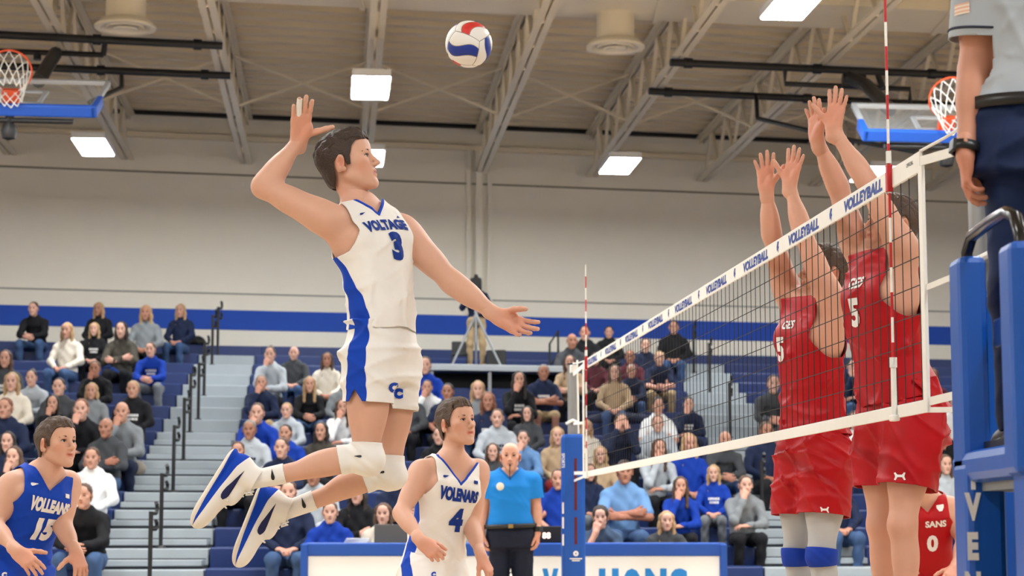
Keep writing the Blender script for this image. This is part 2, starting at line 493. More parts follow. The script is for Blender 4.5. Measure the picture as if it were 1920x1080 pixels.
# ------------------------------------------------------------------ camera platform
pl = at(940, 684, 30.2)
t = empty('camera_platform', (pl[0], pl[1], row_h(12)), 0, 'grey camera platform standing over the upper benches behind the crowd', 'platform')
PX0, PX1, PH = at(795, 680, 30.2)[0], at(1085, 680, 30.2)[0], pl[2]
PV = 30.2 - K * pl[0]
MB().box((PX0, PV, PH - 0.10), (PX1, PV + 2.2, PH), S).build('deck_edge', mat('platform_grey', (172, 176, 178), 0.5), t, bevel=0.01)
MB().box((PX0 + 0.05, PV + 0.5, PH - 0.42), (PX1 - 0.05, PV + 0.55, PH - 0.1), S).build('void_shade_sheet', M_dark, t)  # dark sheet standing in for the shaded void under the deck
for X in (PX0 + 0.1, (PX0 + PX1) / 2 - 0.2, PX1 - 0.1):
    MB().box((X, PV + 0.06, PH - 0.45), (X + 0.05, PV + 0.11, PH - 0.1), S).build('leg', M_grey, t)
t = empty('guard_rail', S(PX1 - 0.6, PV + 1.0, PH), 0, 'black guard rail at the right end of the camera platform', 'guard rail')
gx = at(1030, 640, 31.5)[0]; gx2 = at(1047, 640, 31.5)[0]
MB().tube([S(gx, PV + 0.9, PH), S(gx, PV + 0.9, PH + 0.42), S(gx2, PV + 1.3, PH + 0.66), S(gx2, PV + 1.3, PH)], 0.018, 8).build('rail_frame', M_black, t, True)
MB().tube([S(gx, PV + 0.9, PH + 0.05), S(gx2, PV + 1.3, PH + 0.3)], 0.012, 8).build('brace', M_black, t, True)
# ================================================================== implicit bodies -> meshes
def nrm(v):
    v = np.asarray(v, float); return v / (np.linalg.norm(v) + 1e-12)
def smin(a, b, k):
    if k <= 0: return np.minimum(a, b)
    h = np.maximum(k - np.abs(a - b), 0) / k
    return np.minimum(a, b) - h * h * k * 0.25
def cap(a, b, ra, rb=None, k=0.02):
    a, b = np.asarray(a, float), np.asarray(b, float); rb = ra if rb is None else rb
    R = max(ra, rb)
    def f(x, y, z):
        d = b - a; L2 = float(d @ d) + 1e-12
        t = np.clip(((x - a[0]) * d[0] + (y - a[1]) * d[1] + (z - a[2]) * d[2]) / L2, 0, 1)
        return np.sqrt((x - a[0] - t * d[0]) ** 2 + (y - a[1] - t * d[1]) ** 2 + (z - a[2] - t * d[2]) ** 2) - (ra + (rb - ra) * t)
    return (f, np.minimum(a, b) - R, np.maximum(a, b) + R, k, 1)
def fcap(a, b, ra, rb, ax, flat, k=0.02):
    """capsule thinned by `flat` along unit axis ax"""
    a, b, ax = np.asarray(a, float), np.asarray(b, float), nrm(ax); R = max(ra, rb) * max(1, flat)
    g = 1.0 / flat - 1.0; d = b - a; d = d + ax * (d @ ax) * g; L2 = float(d @ d) + 1e-12
    sc = min(1.0, flat) ** 0.6
    def f(x, y, z):
        qx, qy, qz = x - a[0], y - a[1], z - a[2]
        s = (qx * ax[0] + qy * ax[1] + qz * ax[2]) * g
        qx, qy, qz = qx + s * ax[0], qy + s * ax[1], qz + s * ax[2]
        t = np.clip((qx * d[0] + qy * d[1] + qz * d[2]) / L2, 0, 1)
        return (np.sqrt((qx - t * d[0]) ** 2 + (qy - t * d[1]) ** 2 + (qz - t * d[2]) ** 2) - (ra + (rb - ra) * t)) * sc
    return (f, np.minimum(a, b) - R, np.maximum(a, b) + R, k, 1)
def ell(c, r, fr=None, k=0.02, sign=1):
    """ellipsoid, radii r along the rows of fr"""
    c, r = np.asarray(c, float), np.asarray(r, float); fr = np.eye(3) if fr is None else np.asarray(fr, float)
    R = float(r.max())
    def f(x, y, z):
        q = (x - c[0], y - c[1], z - c[2])
        u = [q[0] * fr[i, 0] + q[1] * fr[i, 1] + q[2] * fr[i, 2] for i in range(3)]
        k0 = np.sqrt(sum((u[i] / r[i]) ** 2 for i in range(3))); k1 = np.sqrt(sum((u[i] / r[i] ** 2) ** 2 for i in range(3))) + 1e-9
        return k0 * (k0 - 1) / k1
    return (f, c - R, c + R, k, sign)
def cut(p): return (p[0], p[1], p[2], p[3], -1)

def surface_nets(F, lo, h):
    n = np.array(F.shape); neg = F < 0
    c = np.zeros(n - 1, dtype=np.int8)
    for i in (0, 1):
        for j in (0, 1):
            for k in (0, 1):
                c += neg[i:n[0]-1+i, j:n[1]-1+j, k:n[2]-1+k]
    act = (c > 0) & (c < 8)
    I = np.argwhere(act)
    if len(I) == 0: return np.zeros((0, 3)), np.zeros((0, 4), int)
    idx = -np.ones(act.shape, dtype=np.int32); idx[act] = np.arange(len(I))
    P = np.zeros((len(I), 3)); W = np.zeros(len(I))
    cor = {}
    for i in (0, 1):
        for j in (0, 1):
            for k in (0, 1):
                cor[(i, j, k)] = F[I[:, 0] + i, I[:, 1] + j, I[:, 2] + k].astype(float)
    for a in cor:
        for ax in range(3):
            if a[ax] == 0:
                b = list(a); b[ax] = 1; b = tuple(b)
                fa, fb = cor[a], cor[b]; m = (fa < 0) != (fb < 0)
                if not m.any(): continue
                t = fa[m] / (fa[m] - fb[m])
                q = np.tile(np.array(a, float), (m.sum(), 1)); q[:, ax] = t
                P[m] += q; W[m] += 1
    P = (P / W[:, None] + I) * h + lo
    quads = []
    for ax in range(3):
        o = [(1, 2), (2, 0), (0, 1)][ax]
        sl0 = [slice(None)] * 3; sl1 = [slice(None)] * 3
        sl0[ax] = slice(0, -1); sl1[ax] = slice(1, None)
        A, B = neg[tuple(sl0)], neg[tuple(sl1)]
        E = np.argwhere(A != B)
        ok = (E[:, o[0]] > 0) & (E[:, o[1]] > 0) & (E[:, o[0]] < n[o[0]] - 1) & (E[:, o[1]] < n[o[1]] - 1)
        E = E[ok]
        if len(E) == 0: continue
        flip = A[tuple(E.T)]
        def cell(d0, d1):
            C = E.copy(); C[:, o[0]] -= d0; C[:, o[1]] -= d1; return idx[tuple(C.T)]
        q = np.stack([cell(1, 1), cell(0, 1), cell(0, 0), cell(1, 0)], 1)
        q[~flip] = q[~flip][:, ::-1]
        quads.append(q)
    return P, np.concatenate(quads)

def mesh_prims(prims, h, lo=None, hi=None, extra=None):
    """evaluate the smooth union of prims on a grid; extra(F, x, y, z) may alter the field"""
    if lo is None:
        pos = [p for p in prims if p[4] > 0]
        lo = np.min([p[1] for p in pos], 0) - 3 * h - 0.01; hi = np.max([p[2] for p in pos], 0) + 3 * h + 0.01
    lo, hi = np.asarray(lo, float), np.asarray(hi, float)
    n = np.ceil((hi - lo) / h).astype(int) + 1
    xs = [(lo[i] + h * np.arange(n[i])).astype(np.float32) for i in range(3)]
    F = np.full(n, 0.5, dtype=np.float32)
    for (f, a, b, k, sg) in prims:
        pad = k + 3 * h + 0.01
        i0 = np.clip(np.floor((a - pad - lo) / h).astype(int), 0, n); i1 = np.clip(np.ceil((b + pad - lo) / h).astype(int) + 1, 0, n)
        if (i1 <= i0).any(): continue
        s = tuple(slice(i0[i], i1[i]) for i in range(3))
        d = f(xs[0][s[0]][:, None, None], xs[1][s[1]][None, :, None], xs[2][s[2]][None, None, :]).astype(np.float32)
        F[s] = smin(F[s], d, k) if sg > 0 else -smin(-F[s], d, k)
    if extra is not None:
        F = extra(F, xs[0][:, None, None], xs[1][None, :, None], xs[2][None, None, :])
    return surface_nets(F, lo, h)
def tris(Q):
    return np.concatenate([Q[:, [0, 1, 2]], Q[:, [0, 2, 3]]])
def relax(V, Q, it=1, lam=0.5):
    """laplacian smoothing"""
    E = np.concatenate([Q[:, [i, (i + 1) % Q.shape[1]]] for i in range(Q.shape[1])])
    for _ in range(it):
        acc = np.zeros_like(V); cnt = np.zeros(len(V))
        for a, b in ((0, 1), (1, 0)):
            np.add.at(acc, E[:, a], V[E[:, b]]); np.add.at(cnt, E[:, a], 1)
        V = V + lam * (acc / np.maximum(cnt, 1)[:, None] - V)
    return V
def clip(V, T, s):
    """keep the part of a triangle mesh where s < 0, cut clean along s = 0"""
    s = np.where(np.abs(s) < 1e-7, -1e-7, s)
    neg = s < 0; c = neg[T].sum(1)
    out = [T[c == 3]]; newV = []; cache = {}; base = len(V)
    def cutv(a, b):
        k = (a, b) if a < b else (b, a)
        if k not in cache:
            t = s[a] / (s[a] - s[b]); cache[k] = base + len(newV); newV.append(V[a] + t * (V[b] - V[a]))
        return cache[k]
    extra = []
    for f in T[c == 1]:
        i = int(np.argmax(neg[f])); a, b, d = int(f[i]), int(f[(i+1) % 3]), int(f[(i+2) % 3])
        extra.append((a, cutv(a, b), cutv(a, d)))
    for f in T[c == 2]:
        i = int(np.argmin(neg[f])); a, b, d = int(f[i]), int(f[(i+1) % 3]), int(f[(i+2) % 3])
        p, q = cutv(a, b), cutv(a, d)
        extra += [(p, b, d), (p, d, q)]
    T2 = np.concatenate(out + ([np.array(extra)] if extra else [])).astype(int)
    V2 = np.concatenate([V, np.array(newV)]) if newV else V
    u, inv = np.unique(T2, return_inverse=True)
    return V2[u], inv.reshape(T2.shape)
def lut(t, pts):
    pts = np.asarray(pts, float)
    return np.interp(t, pts[:, 0], pts[:, 1])

class Spine:
    """bent trunk: pelvis - waist - chest - neck with turning left-right axes"""
    def __init__(s, pts, rh, rs):
        s.p = np.array(pts, float); s.rh, s.rs = nrm(rh), nrm(rs)
        s.ax = nrm(s.p[-1] - s.p[0]); s.L = float((s.p[-1] - s.p[0]) @ s.ax)
        s.tk = np.array([(q - s.p[0]) @ s.ax / s.L for q in s.p])
        # smooth the curve
        tt = np.linspace(-0.45, 1.4, 80); c = np.stack([np.interp(tt, s.tk, s.p[:, i]) for i in range(3)], 1)
        for e, m in ((0, tt < 0), (1, tt > 1)):
            o = s.p[0] if e == 0 else s.p[-1]; d = (s.p[1] - s.p[0]) / (s.tk[1] - s.tk[0]) if e == 0 else (s.p[-1] - s.p[-2]) / (s.tk[-1] - s.tk[-2])
            c[m] = o + (tt[m] - (0 if e == 0 else 1))[:, None] * d
        for _ in range(14): c[1:-1] = 0.5 * c[1:-1] + 0.25 * (c[:-2] + c[2:])
        s.tt, s.c = tt, c
        s.tan = np.gradient(c, axis=0); s.tan /= np.linalg.norm(s.tan, axis=1)[:, None]
        w = np.clip((tt - 0.1) / 0.7, 0, 1); w = w * w * (3 - 2 * w)
        r = s.rh * (1 - w)[:, None] + s.rs * w[:, None]
        r -= s.tan * (r * s.tan).sum(1)[:, None]; s.r = r / np.linalg.norm(r, axis=1)[:, None]
        s.f = np.cross(s.tan, s.r)
    def local(s, x, y, z, it=2):
        a = s.p[0]
        t = ((x - a[0]) * s.ax[0] + (y - a[1]) * s.ax[1] + (z - a[2]) * s.ax[2]) / s.L
        def I(A):
            u = np.clip((t - s.tt[0]) / (s.tt[1] - s.tt[0]), 0, 78.999); i = u.astype(np.int32); f = (u - i).astype(np.float32)
            return [np.take(A32[:, j], i) * (1 - f) + np.take(A32[:, j], i + 1) * f for A32 in (A.astype(np.float32),) for j in range(3)]
        for _ in range(it):
            c, tn = I(s.c), I(s.tan)
            al = (x - c[0]) * tn[0] + (y - c[1]) * tn[1] + (z - c[2]) * tn[2]
            t = np.clip(t + al / s.L * 0.8, -0.45, 1.4)
        c, r, f = I(s.c), I(s.r), I(s.f)
        return ((x - c[0]) * r[0] + (y - c[1]) * r[1] + (z - c[2]) * r[2], (x - c[0]) * f[0] + (y - c[1]) * f[1] + (z - c[2]) * f[2], t)
    def at(s, t, x=0, y=0):
        I = lambda A: np.array([np.interp(t, s.tt, A[:, i]) for i in range(3)])
        return I(s.c) + x * I(s.r) + y * I(s.f)
    def frame(s, t):
        I = lambda A: nrm([np.interp(t, s.tt, A[:, i]) for i in range(3)])
        return I(s.r), I(s.f), I(s.tan)
def loft(sp, hw, hd, t0, t1, k=0.03, off=0.0, yoff=None, ex=2.4, folds=None):
    """trunk section lofted along a spine"""
    m = 0.26
    P = np.array([sp.at(t) for t in np.linspace(t0, t1, 6)])
    def f(x, y, z):
        X, Y, Z = np.broadcast_arrays(x, y, z); shp = X.shape
        X, Y, Z = X.ravel(), Y.ravel(), Z.ravel(); o = sp.p[0]; ax = sp.ax
        al = (X - o[0]) * ax[0] + (Y - o[1]) * ax[1] + (Z - o[2]) * ax[2]
        bend = np.abs(sp.c - (o + ((sp.c - o) @ ax)[:, None] * ax)).max()
        r2 = (X - o[0]) ** 2 + (Y - o[1]) ** 2 + (Z - o[2]) ** 2 - al * al
        R = max(w for _, w in hw) + off + .05 + bend
        m_ = (r2 < R * R) & (al > (t0 - .15) * sp.L) & (al < (t1 + .15) * sp.L)
        out = np.full(X.shape, .2, np.float32); x, y, z = X[m_], Y[m_], Z[m_]
        a, b, t = sp.local(x, y, z, 1)
        w, d = lut(t, hw) + off, lut(t, hd) + off
        if yoff is not None: b = b - lut(t, yoff)
        q = (np.abs(a / w) ** ex + np.abs(b / d) ** ex) ** (1 / ex)
        dd = (q - 1) * np.minimum(w, d) * 0.9
        if folds is not None: dd = dd - folds(a, b, t, x, y, z)
        out[m_] = np.maximum(dd, np.maximum(t0 - t, t - t1) * sp.L)
        return out.reshape(shp)
    return (f, P.min(0) - m, P.max(0) + m, k, 1)

# ------------------------------------------------------------------ body pieces
def frame_from(fwd, up):
    f = nrm(fwd); r = nrm(np.cross(f, up)); u = np.cross(r, f)
    return np.array([r, f, u])          # rows: right, forward, up
def head_prims(c, fr, s=1.0, mouth=0.0):
    """c: skull centre"""
    W = lambda x, y, z: np.asarray(c) + s * (x * fr[0] + y * fr[1] + z * fr[2])
    E = lambda p, r, k=0.02, sg=1: ell(W(*p), np.array(r) * s, fr, k * s, sg)
    C = lambda a, b, ra, rb, k=0.01: cap(W(*a), W(*b), ra * s, rb * s, k * s)
    P = [E((0, -.014, .034), (.074, .096, .084)), E((0, .03, .0), (.062, .066, .07), .03), E((0, .034, -.048), (.050, .056, .05), .03)]
    P += [C((-.051, .0, -.052), (-.013, .078, -.1), .014, .013, .028), C((.051, .0, -.052), (.013, .078, -.1), .014, .013, .028), E((0, .083, -.1), (.019, .015, .016), .02)]
    P += [E((0, .05, -.085), (.03, .035, .024), .025)]
    for q in (-1, 1):
        P += [E((q*.043, .06, -.012), (.02, .024, .017), .025)]
        P += [E((q*.02, .074, -.052), (.022, .018, .026), .025)]
    P += [C((-.034, .080, .027), (.034, .080, .027), .0105, .0105, .02), E((0, .07, .06), (.05, .03, .035), .03)]
    for q in (-1, 1):
        P += [E((q*.031, .106, .008), (.018, .019, .0125), .010, -1)]
    P += [C((0, .092, .018), (0, .117, -.024), .007, .0095, .012), E((0, .118, -.028), (.0105, .0105, .009), .008)]
    for q in (-1, 1): P += [E((q*.012, .103, -.031), (.008, .012, .0075), .007)]
    # mouth
    P += [C((-.026, .083, -.0605), (-.006, .0965, -.055), .004, .0052, .008), C((.026, .083, -.0605), (.006, .0965, -.055), .004, .0052, .008), C((-.006, .0965, -.055), (.006, .0965, -.055), .0052, .0052, .008)]
    P += [C((-.022, .083, -.0655 - mouth), (0, .094, -.0695 - mouth), .0045, .006, .01), C((.022, .083, -.0655 - mouth), (0, .094, -.0695 - mouth), .0045, .006, .01)]
    P += [cut(C((-.021, .1015, -.0618 - mouth / 2), (.021, .1015, -.0618 - mouth / 2), .003 + mouth * .8, .003 + mouth * .8, .003))]
    # ears
    for q in (-1, 1):
        e = np.array([nrm(fr[0] + q * -.45 * fr[1]), nrm(fr[1] + .45 * q * fr[0] - .25 * fr[2]), fr[2]])
        P += [ell(W(q*.081, -.010, -.004), np.array([.0085, .022, .034]) * s, e, .006 * s), ell(W(q*.089, -.004, -.002), np.array([.007, .011, .019]) * s, e, .004 * s, -1), ell(W(q*.078, .002, -.030), np.array([.007, .009, .009]) * s, e, .006 * s)]
    return P, W
def hand_prims(w, fd, pn, side, s=1.0, curl=(0.15, 0.15, 0.2, 0.25), spread=1.0, thumb=(0.8, 0.25), tcurl=0.2):
    """w wrist, fd finger direction, pn palm normal, side +1 right / -1 left"""
    fd = nrm(fd); pn = nrm(np.asarray(pn, float) - fd * (np.asarray(pn, float) @ fd)); tx = np.cross(fd, pn) * side
    W = lambda x, y, z=0.0: np.asarray(w) + s * (x * tx + y * fd + z * pn)
    P = []; CH = []
    bases = [(.027, .088), (.008, .093), (-.012, .089), (-.030, .079)]
    P.append(fcap(W(0, -.03), W(0, .012), .029*s, .030*s, pn, .72, .02*s))
    for (bx, by) in bases: P.append(fcap(W(bx * .55, .012), W(bx, by), .016*s, .0125*s, pn, .85, .016*s))
    P.append(ell(W(.024, .036, .008), np.array([.017, .032, .015]) * s, np.array([nrm(tx - .5 * fd), nrm(fd + .5 * tx), pn]), .015*s))
    P.append(ell(W(-.022, .034, .007), np.array([.013, .032, .013]) * s, np.array([tx, fd, pn]), .012*s))
    lens = (.072, .080, .074, .058); sp = (.13, .03, -.07, -.2); rr = (.0098, .0102, .0097, .0084)
    for i in range(4):
        a = W(bases[i][0], bases[i][1]); ang = sp[i] * spread
        d0 = nrm(tx * math.sin(ang) + fd * math.cos(ang)); th = 0.0; r = rr[i] * s
        for j, q in enumerate((.46, .31, .23)):
            th += curl[i] * (1.0, 1.25, .9)[j]
            d = d0 * math.cos(th) + pn * math.sin(th)
            b = a + d * lens[i] * q * s
            P.append(cap(a, b, r, r * .93, .0045*s)); CH.append((i, j, a, b, r)); a = b; r *= .93
    a = W(.024, .022, .004); th = thumb[0]
    d0 = nrm(tx * math.sin(th) + fd * math.cos(th) + pn * thumb[1]); r = .0135 * s
    for j, q in enumerate((.042, .034, .026)):
        d = nrm(d0 + (fd - tx * .4) * tcurl * j + pn * tcurl * .5 * j)
        b = a + d * q * s; P.append(cap(a, b, r, r * .88, .008*s)); a = b; r *= .88
    W.chain = CH
    return P, W
def muscle_arm(sh, el, wr, s=1.0, out=None):
    """upper arm and forearm with taper and bulges"""
    sh, el, wr = (np.asarray(q, float) for q in (sh, el, wr))
    u, f = nrm(el - sh), nrm(wr - el)
    P = [cap(sh, el, .056*s, .041*s, .04*s), ell(sh + u * .055 * s, np.array([.062, .06, .08]) * s, frame_from(np.cross(u, [0.3, 1, 0.2]), u), .04*s)]
    m = sh + (el - sh) * .55; P.append(ell(m, np.array([.05, .05, .1]) * s, frame_from(np.cross(u, [0.3, 1, 0.2]), u), .03*s))
    P.append(cap(el, wr, .040*s, .0275*s, .035*s))
    m = el + (wr - el) * .27; P.append(ell(m, np.array([.047, .044, .095]) * s, frame_from(np.cross(f, [0.3, 1, 0.2]), f), .03*s))
    return P
def muscle_leg(hip, kn, an, s=1.0):
    hip, kn, an = (np.asarray(q, float) for q in (hip, kn, an)); u, d = nrm(kn - hip), nrm(an - kn)
    back = -(nrm(hip - kn) + nrm(an - kn)); back = nrm(back - d * (back @ d)) if np.linalg.norm(back) > .05 else np.array([0, 1.0, 0])
    back = -back
    P = [cap(hip, kn, .093*s, .058*s, .04*s), ell(hip + (kn - hip) * .4, np.array([.09, .09, .17]) * s, frame_from(np.cross(u, [0.2, 1, 0.1]), u), .04*s)]
    P += [ell(kn, np.array([.054, .054, .06]) * s, None, .03*s), cap(kn, an, .053*s, .035*s, .03*s)]
    P.append(ell(kn + (an - kn) * .3 + back * .018 * s, np.array([.053, .055, .13]) * s, frame_from(np.cross(d, [0.2, 1, 0.1]), d), .03*s))
    return P
# ================================================================== people in the foreground
def skin_mat(name, rgb): return mat(name, rgb, 0.5, noise=0.05, scale=25, tint=True, spec=0.35)
SKIN_A = skin_mat('skin_fair', (218, 170, 147))
SKIN_B = skin_mat('skin_light', (212, 160, 137))
SKIN_C = skin_mat('skin_warm', (194, 138, 114))
M_eye = mat('eye_white', (205, 200, 194), 0.3)
M_iris = mat('iris_brown', (40, 28, 22), 0.25)
M_mouth = mat('mouth_dark', (70, 22, 22), 0.6)
M_lacew = mat('lace_white', (236, 234, 230), 0.7)
def hair_mat(name, rgb): return mat(name, rgb, 0.55, noise=0.35, scale=45, bump=0.5, bscale=120)
HAIR_BR = hair_mat('hair_brown', (74, 54, 40)); HAIR_DK = hair_mat('hair_dark_brown', (52, 38, 30))
def cloth(name, rgb, rough=0.7): return mat('cloth_' + name, rgb, rough, noise=0.05, scale=14, spec=0.25)
C_WHITE = cloth('white', (240, 238, 234)); C_ROYAL = cloth('royal_blue', (8, 66, 184)); C_RED = cloth('team_red', (176, 6, 20), 0.45)
C_NAVYTXT = cloth('lettering_blue', (14, 52, 140)); C_NAVYMARK = cloth('mark_navy', (36, 40, 84)); C_GREYLEG = cloth('grey_legging', (186, 188, 190))

C_WTXT = cloth('lettering_white', (240, 238, 236))
CC = lambda *a: np.array(a, float)
def folds(amp, seed=0):
    """drapery: long soft creases plus a few sharp ones"""
    r = np.random.RandomState(seed); ks = [(r.uniform(-16, 16), r.uniform(-16, 16), r.uniform(-22, 22), r.uniform(0, 6)) for _ in range(7)]
    def f(a, b, t, x, y, z):
        o = 0
        for i, (k1, k2, k3, p) in enumerate(ks):
            w = np.sin(k1 * x + k2 * y + k3 * z + p + 1.3 * np.sin(7 * z + 5 * x + p))
            o = o + (w * .5 if i < 3 else (1 - np.abs(w)) ** 3 * 1.5 - .3)
        return np.maximum(amp * o * .75, -.35 * amp)
    return f

def part(name, V, F, m, parent, thick=0.0, smooth=True, tint=None):
    me = raw_mesh(name, V, F, smooth, tint); me.materials.append(m)
    o = link_mesh(name, me, None, parent)
    if thick:
        md = o.modifiers.new('thick', 'SOLIDIFY'); md.thickness = thick; md.offset = -1
    return o
def bvh(V, T): return BVHTree.FromPolygons([tuple(v) for v in V.tolist()], [tuple(t) for t in T.tolist()])
def project(name, V2, F2, tree, place, m, parent, lift=0.003, maxlen=0.012):
    """V2: flat shape in metres (u,v); place(u,v)->(origin, direction) of the projecting line"""
    V2, F2 = subdivide_tris(V2, F2, maxlen)
    P = []; ok = []
    for (u, v) in V2[:, :2]:
        o, d = place(u, v); o = Vector(o); d = Vector(d).normalized()
        h = tree.ray_cast(o, d)
        if h[0] is None: P.append((0, 0, 0)); ok.append(False)
        else: P.append(tuple(h[0] - d * lift)); ok.append(True)
    F = [list(f) for f in F2 if all(ok[i] for i in f)]
    if not F: return None
    used = sorted({i for f in F for i in f}); mp = {j: i for i, j in enumerate(used)}
    me = raw_mesh(name, np.array([P[j] for j in used]), [[mp[i] for i in f] for f in F], True); me.materials.append(m)
    return link_mesh(name, me, None, parent)
def poly_fan(pts):
    """triangulate a simple polygon through blender's text-free path"""
    import bmesh
    bm = bmesh.new(); vs = [bm.verts.new((p[0], p[1], 0)) for p in pts]; f = bm.faces.new(vs)
    bmesh.ops.triangulate(bm, faces=[f], ngon_method='EAR_CLIP'); bm.verts.index_update()
    V = np.array([v.co[:] for v in bm.verts]); F = [[v.index for v in f.verts] for f in bm.faces]; bm.free()
    return V, F
SWOOSH = [(-.5, .0), (-.47, -.11), (-.40, -.17), (-.30, -.18), (-.15, -.14), (.5, .20), (-.12, -.03), (-.27, -.045), (-.35, -.01), (-.37, .06), (-.33, .15), (-.42, .10)]

def loft_profile(s):
    hw = [(-.3, .12*s), (-.12, .165*s), (0, .172*s), (.12, .168*s), (.35, .148*s), (.6, .165*s), (.78, .182*s), (.9, .165*s), (1.0, .09*s), (1.1, .06*s)]
    hd = [(-.3, .09*s), (-.12, .112*s), (0, .118*s), (.12, .108*s), (.35, .096*s), (.6, .112*s), (.78, .118*s), (.9, .092*s), (1.0, .07*s), (1.1, .06*s)]
    return hw, hd

def head_parts(root, c, fr, s, skin, hair, hairstyle='short', mouth=0.0, gaze=None, brow=None, neckbase=None, prims_only=False):
    HP, W = head_prims(c, fr, s, mouth)
    for q in (-1, 1):
        HP.append(ell(W(q*.031, .081, .0178), np.array([.0165, .0122, .0082]) * s, fr, .004*s))
        HP.append(ell(W(q*.031, .080, -.0035), np.array([.015, .0115, .0055]) * s, fr, .004*s))
    return HP, W
def face_children(root, body, c, fr, s, W, hair, hairstyle, mouth, gaze, browm, seed=1):
    g = nrm(gaze) if gaze is not None else fr[1]
    for q in (-1, 1):
        e = W(q*.031, .0802, .0068); R = .0122 * s; gg = nrm(g * .35 + fr[1])
        x = nrm(np.cross(gg, [0.1, 0.2, 1])); y = np.cross(gg, x); V = []; F = []; mi = []
        n = 16; th = [0, .3, .55, .66, .9, 1.2, 1.7, 2.3, math.pi]
        for a in th:
            for k in range(n):
                b = 2*math.pi*k/n; V.append(e + R * (math.cos(a)*gg + math.sin(a)*(math.cos(b)*x + math.sin(b)*y)))
        for i in range(len(th)-1):
            for k in range(n):
                F.append([i*n+k, i*n+(k+1) % n, (i+1)*n+(k+1) % n, (i+1)*n+k]); mi.append(1 if i < 3 else 0)
        me = raw_mesh('eye', np.array(V), F, True); me.materials.append(M_eye); me.materials.append(M_iris)
        me.polygons.foreach_set('material_index', np.array(mi[:len(me.polygons)], dtype=np.int32))
        link_mesh('eye', me, None, root)
        b = MB().tube([W(q*.013, .0955, .0245), W(q*.025, .0958, .0292), W(q*.038, .0908, .0305), W(q*.051, .0785, .0235)], [.0032*s, .0046*s, .0042*s, .0022*s], 6)
        b.build('eyebrow', browm, root, True)
        MB().tube([W(q*.0165, .0905, .0085), W(q*.024, .0945, .0115), W(q*.032, .0945, .0122), W(q*.040, .0905, .0112), W(q*.0465, .0845, .0075)], [.0010*s, .0018*s, .0020*s, .0020*s, .0012*s], 6).build('eyelashes', HAIR_DK, root, True)
    if mouth > 0.001:
        V, Q = mesh_prims([ell(W(0, .081, -.0605 - mouth/2), np.array([.016, .008, .003 + mouth * .6]) * s, fr, 0)], .002)
        part('mouth_interior', V, Q, M_mouth, root)
    if hairstyle == 'none': return
    # hair: close shell over the skull cut along the hairline, with a fuller top
    rs = np.random.RandomState(seed)
    ks = [(rs.uniform(140, 420) * rs.choice([-1, 1]), rs.uniform(20, 70) * rs.choice([-1, 1]), rs.uniform(70, 200), rs.uniform(0, 6)) for _ in range(7)]
    side = {'short': .0035, 'full': .006, 'crop': .003, 'wavy': .008}[hairstyle]; topv = {'short': .016, 'full': .026, 'crop': .004, 'wavy': .024}[hairstyle]
    HPp = [ell(W(0, -.014, .034), np.array([.074 + side, .096 + side, .084 + side]) * s, fr, 0), ell(W(0, -.03, -.035), np.array([.062 + side, .068 + side, .066]) * s, fr, .03*s), ell(W(0, .03, .0), np.array([.062 + side, .066 + side, .07 + side]) * s, fr, .03*s), ell(W(0, .07, .06), np.array([.05 + side, .03 + side, .035 + side]) * s, fr, .03*s)]
    HPp += [ell(W(0, -.005, .078 + topv * .5), np.array([.058, .088, .036 + topv * .5]) * s, fr, .03*s), ell(W(.004, .05, .092 + topv * .45), np.array([.046, .040, .018 + topv * .3]) * s, fr, .02*s)]
    if hairstyle in ('full', 'wavy'): HPp += [ell(W(0, -.07, .045), np.array([.064, .05, .06]) * s, fr, .03*s)]
    def ex(F, x, y, z):
        x, y, z = x - hc_[0], y - hc_[1], z - hc_[2]
        lx, ly, lz = [x * fr[i, 0] + y * fr[i, 1] + z * fr[i, 2] for i in range(3)]
        o = 0
        for (a, b, d, p) in ks: o = o + np.sin((a * lx + b * ly + d * .5 * lz) / s + p + 1.2 * np.sin(45 * (ly - lz) / s + p))
        w = np.clip((lz / s - .03) / .05, .25, 1)
        return F - (.0012 * s * o * w * (1.7 if hairstyle == 'wavy' else 1.0)).astype(np.float32)
    hc_ = np.asarray(c)
    V, Q = mesh_prims(HPp, .0042, extra=ex)
    L = (V - hc_) @ fr.T / s
    zh = np.interp(L[:, 1], [-.12, -.06, -.045, -.036, -.008, .010, .0135, .030, .0345, .048, .062, .075, .12], [-.09, -.08, -.06, .012, .034, .030, -.012, -.012, .022, .052, .066, .074, .08])
    zh = zh + .003 * np.sin(L[:, 0] * 140) + .002 * np.sin(L[:, 0] * 310 + 1)
    Vc, T = clip(V, tris(Q), zh - L[:, 2])
    part('hair', Vc, T, hair, root, thick=.004)

def tint_body(V, W, s, reds=()):
    t = np.ones((len(V), 3), dtype=np.float32)
    for (c, r, col) in reds:
        d = np.linalg.norm(V - np.asarray(c), axis=1); w = np.clip(1.6 - 1.6 * d / r, 0, 1)[:, None]
        t = t * (1 - w) + np.asarray(col, dtype=np.float32) * w * t
    return t

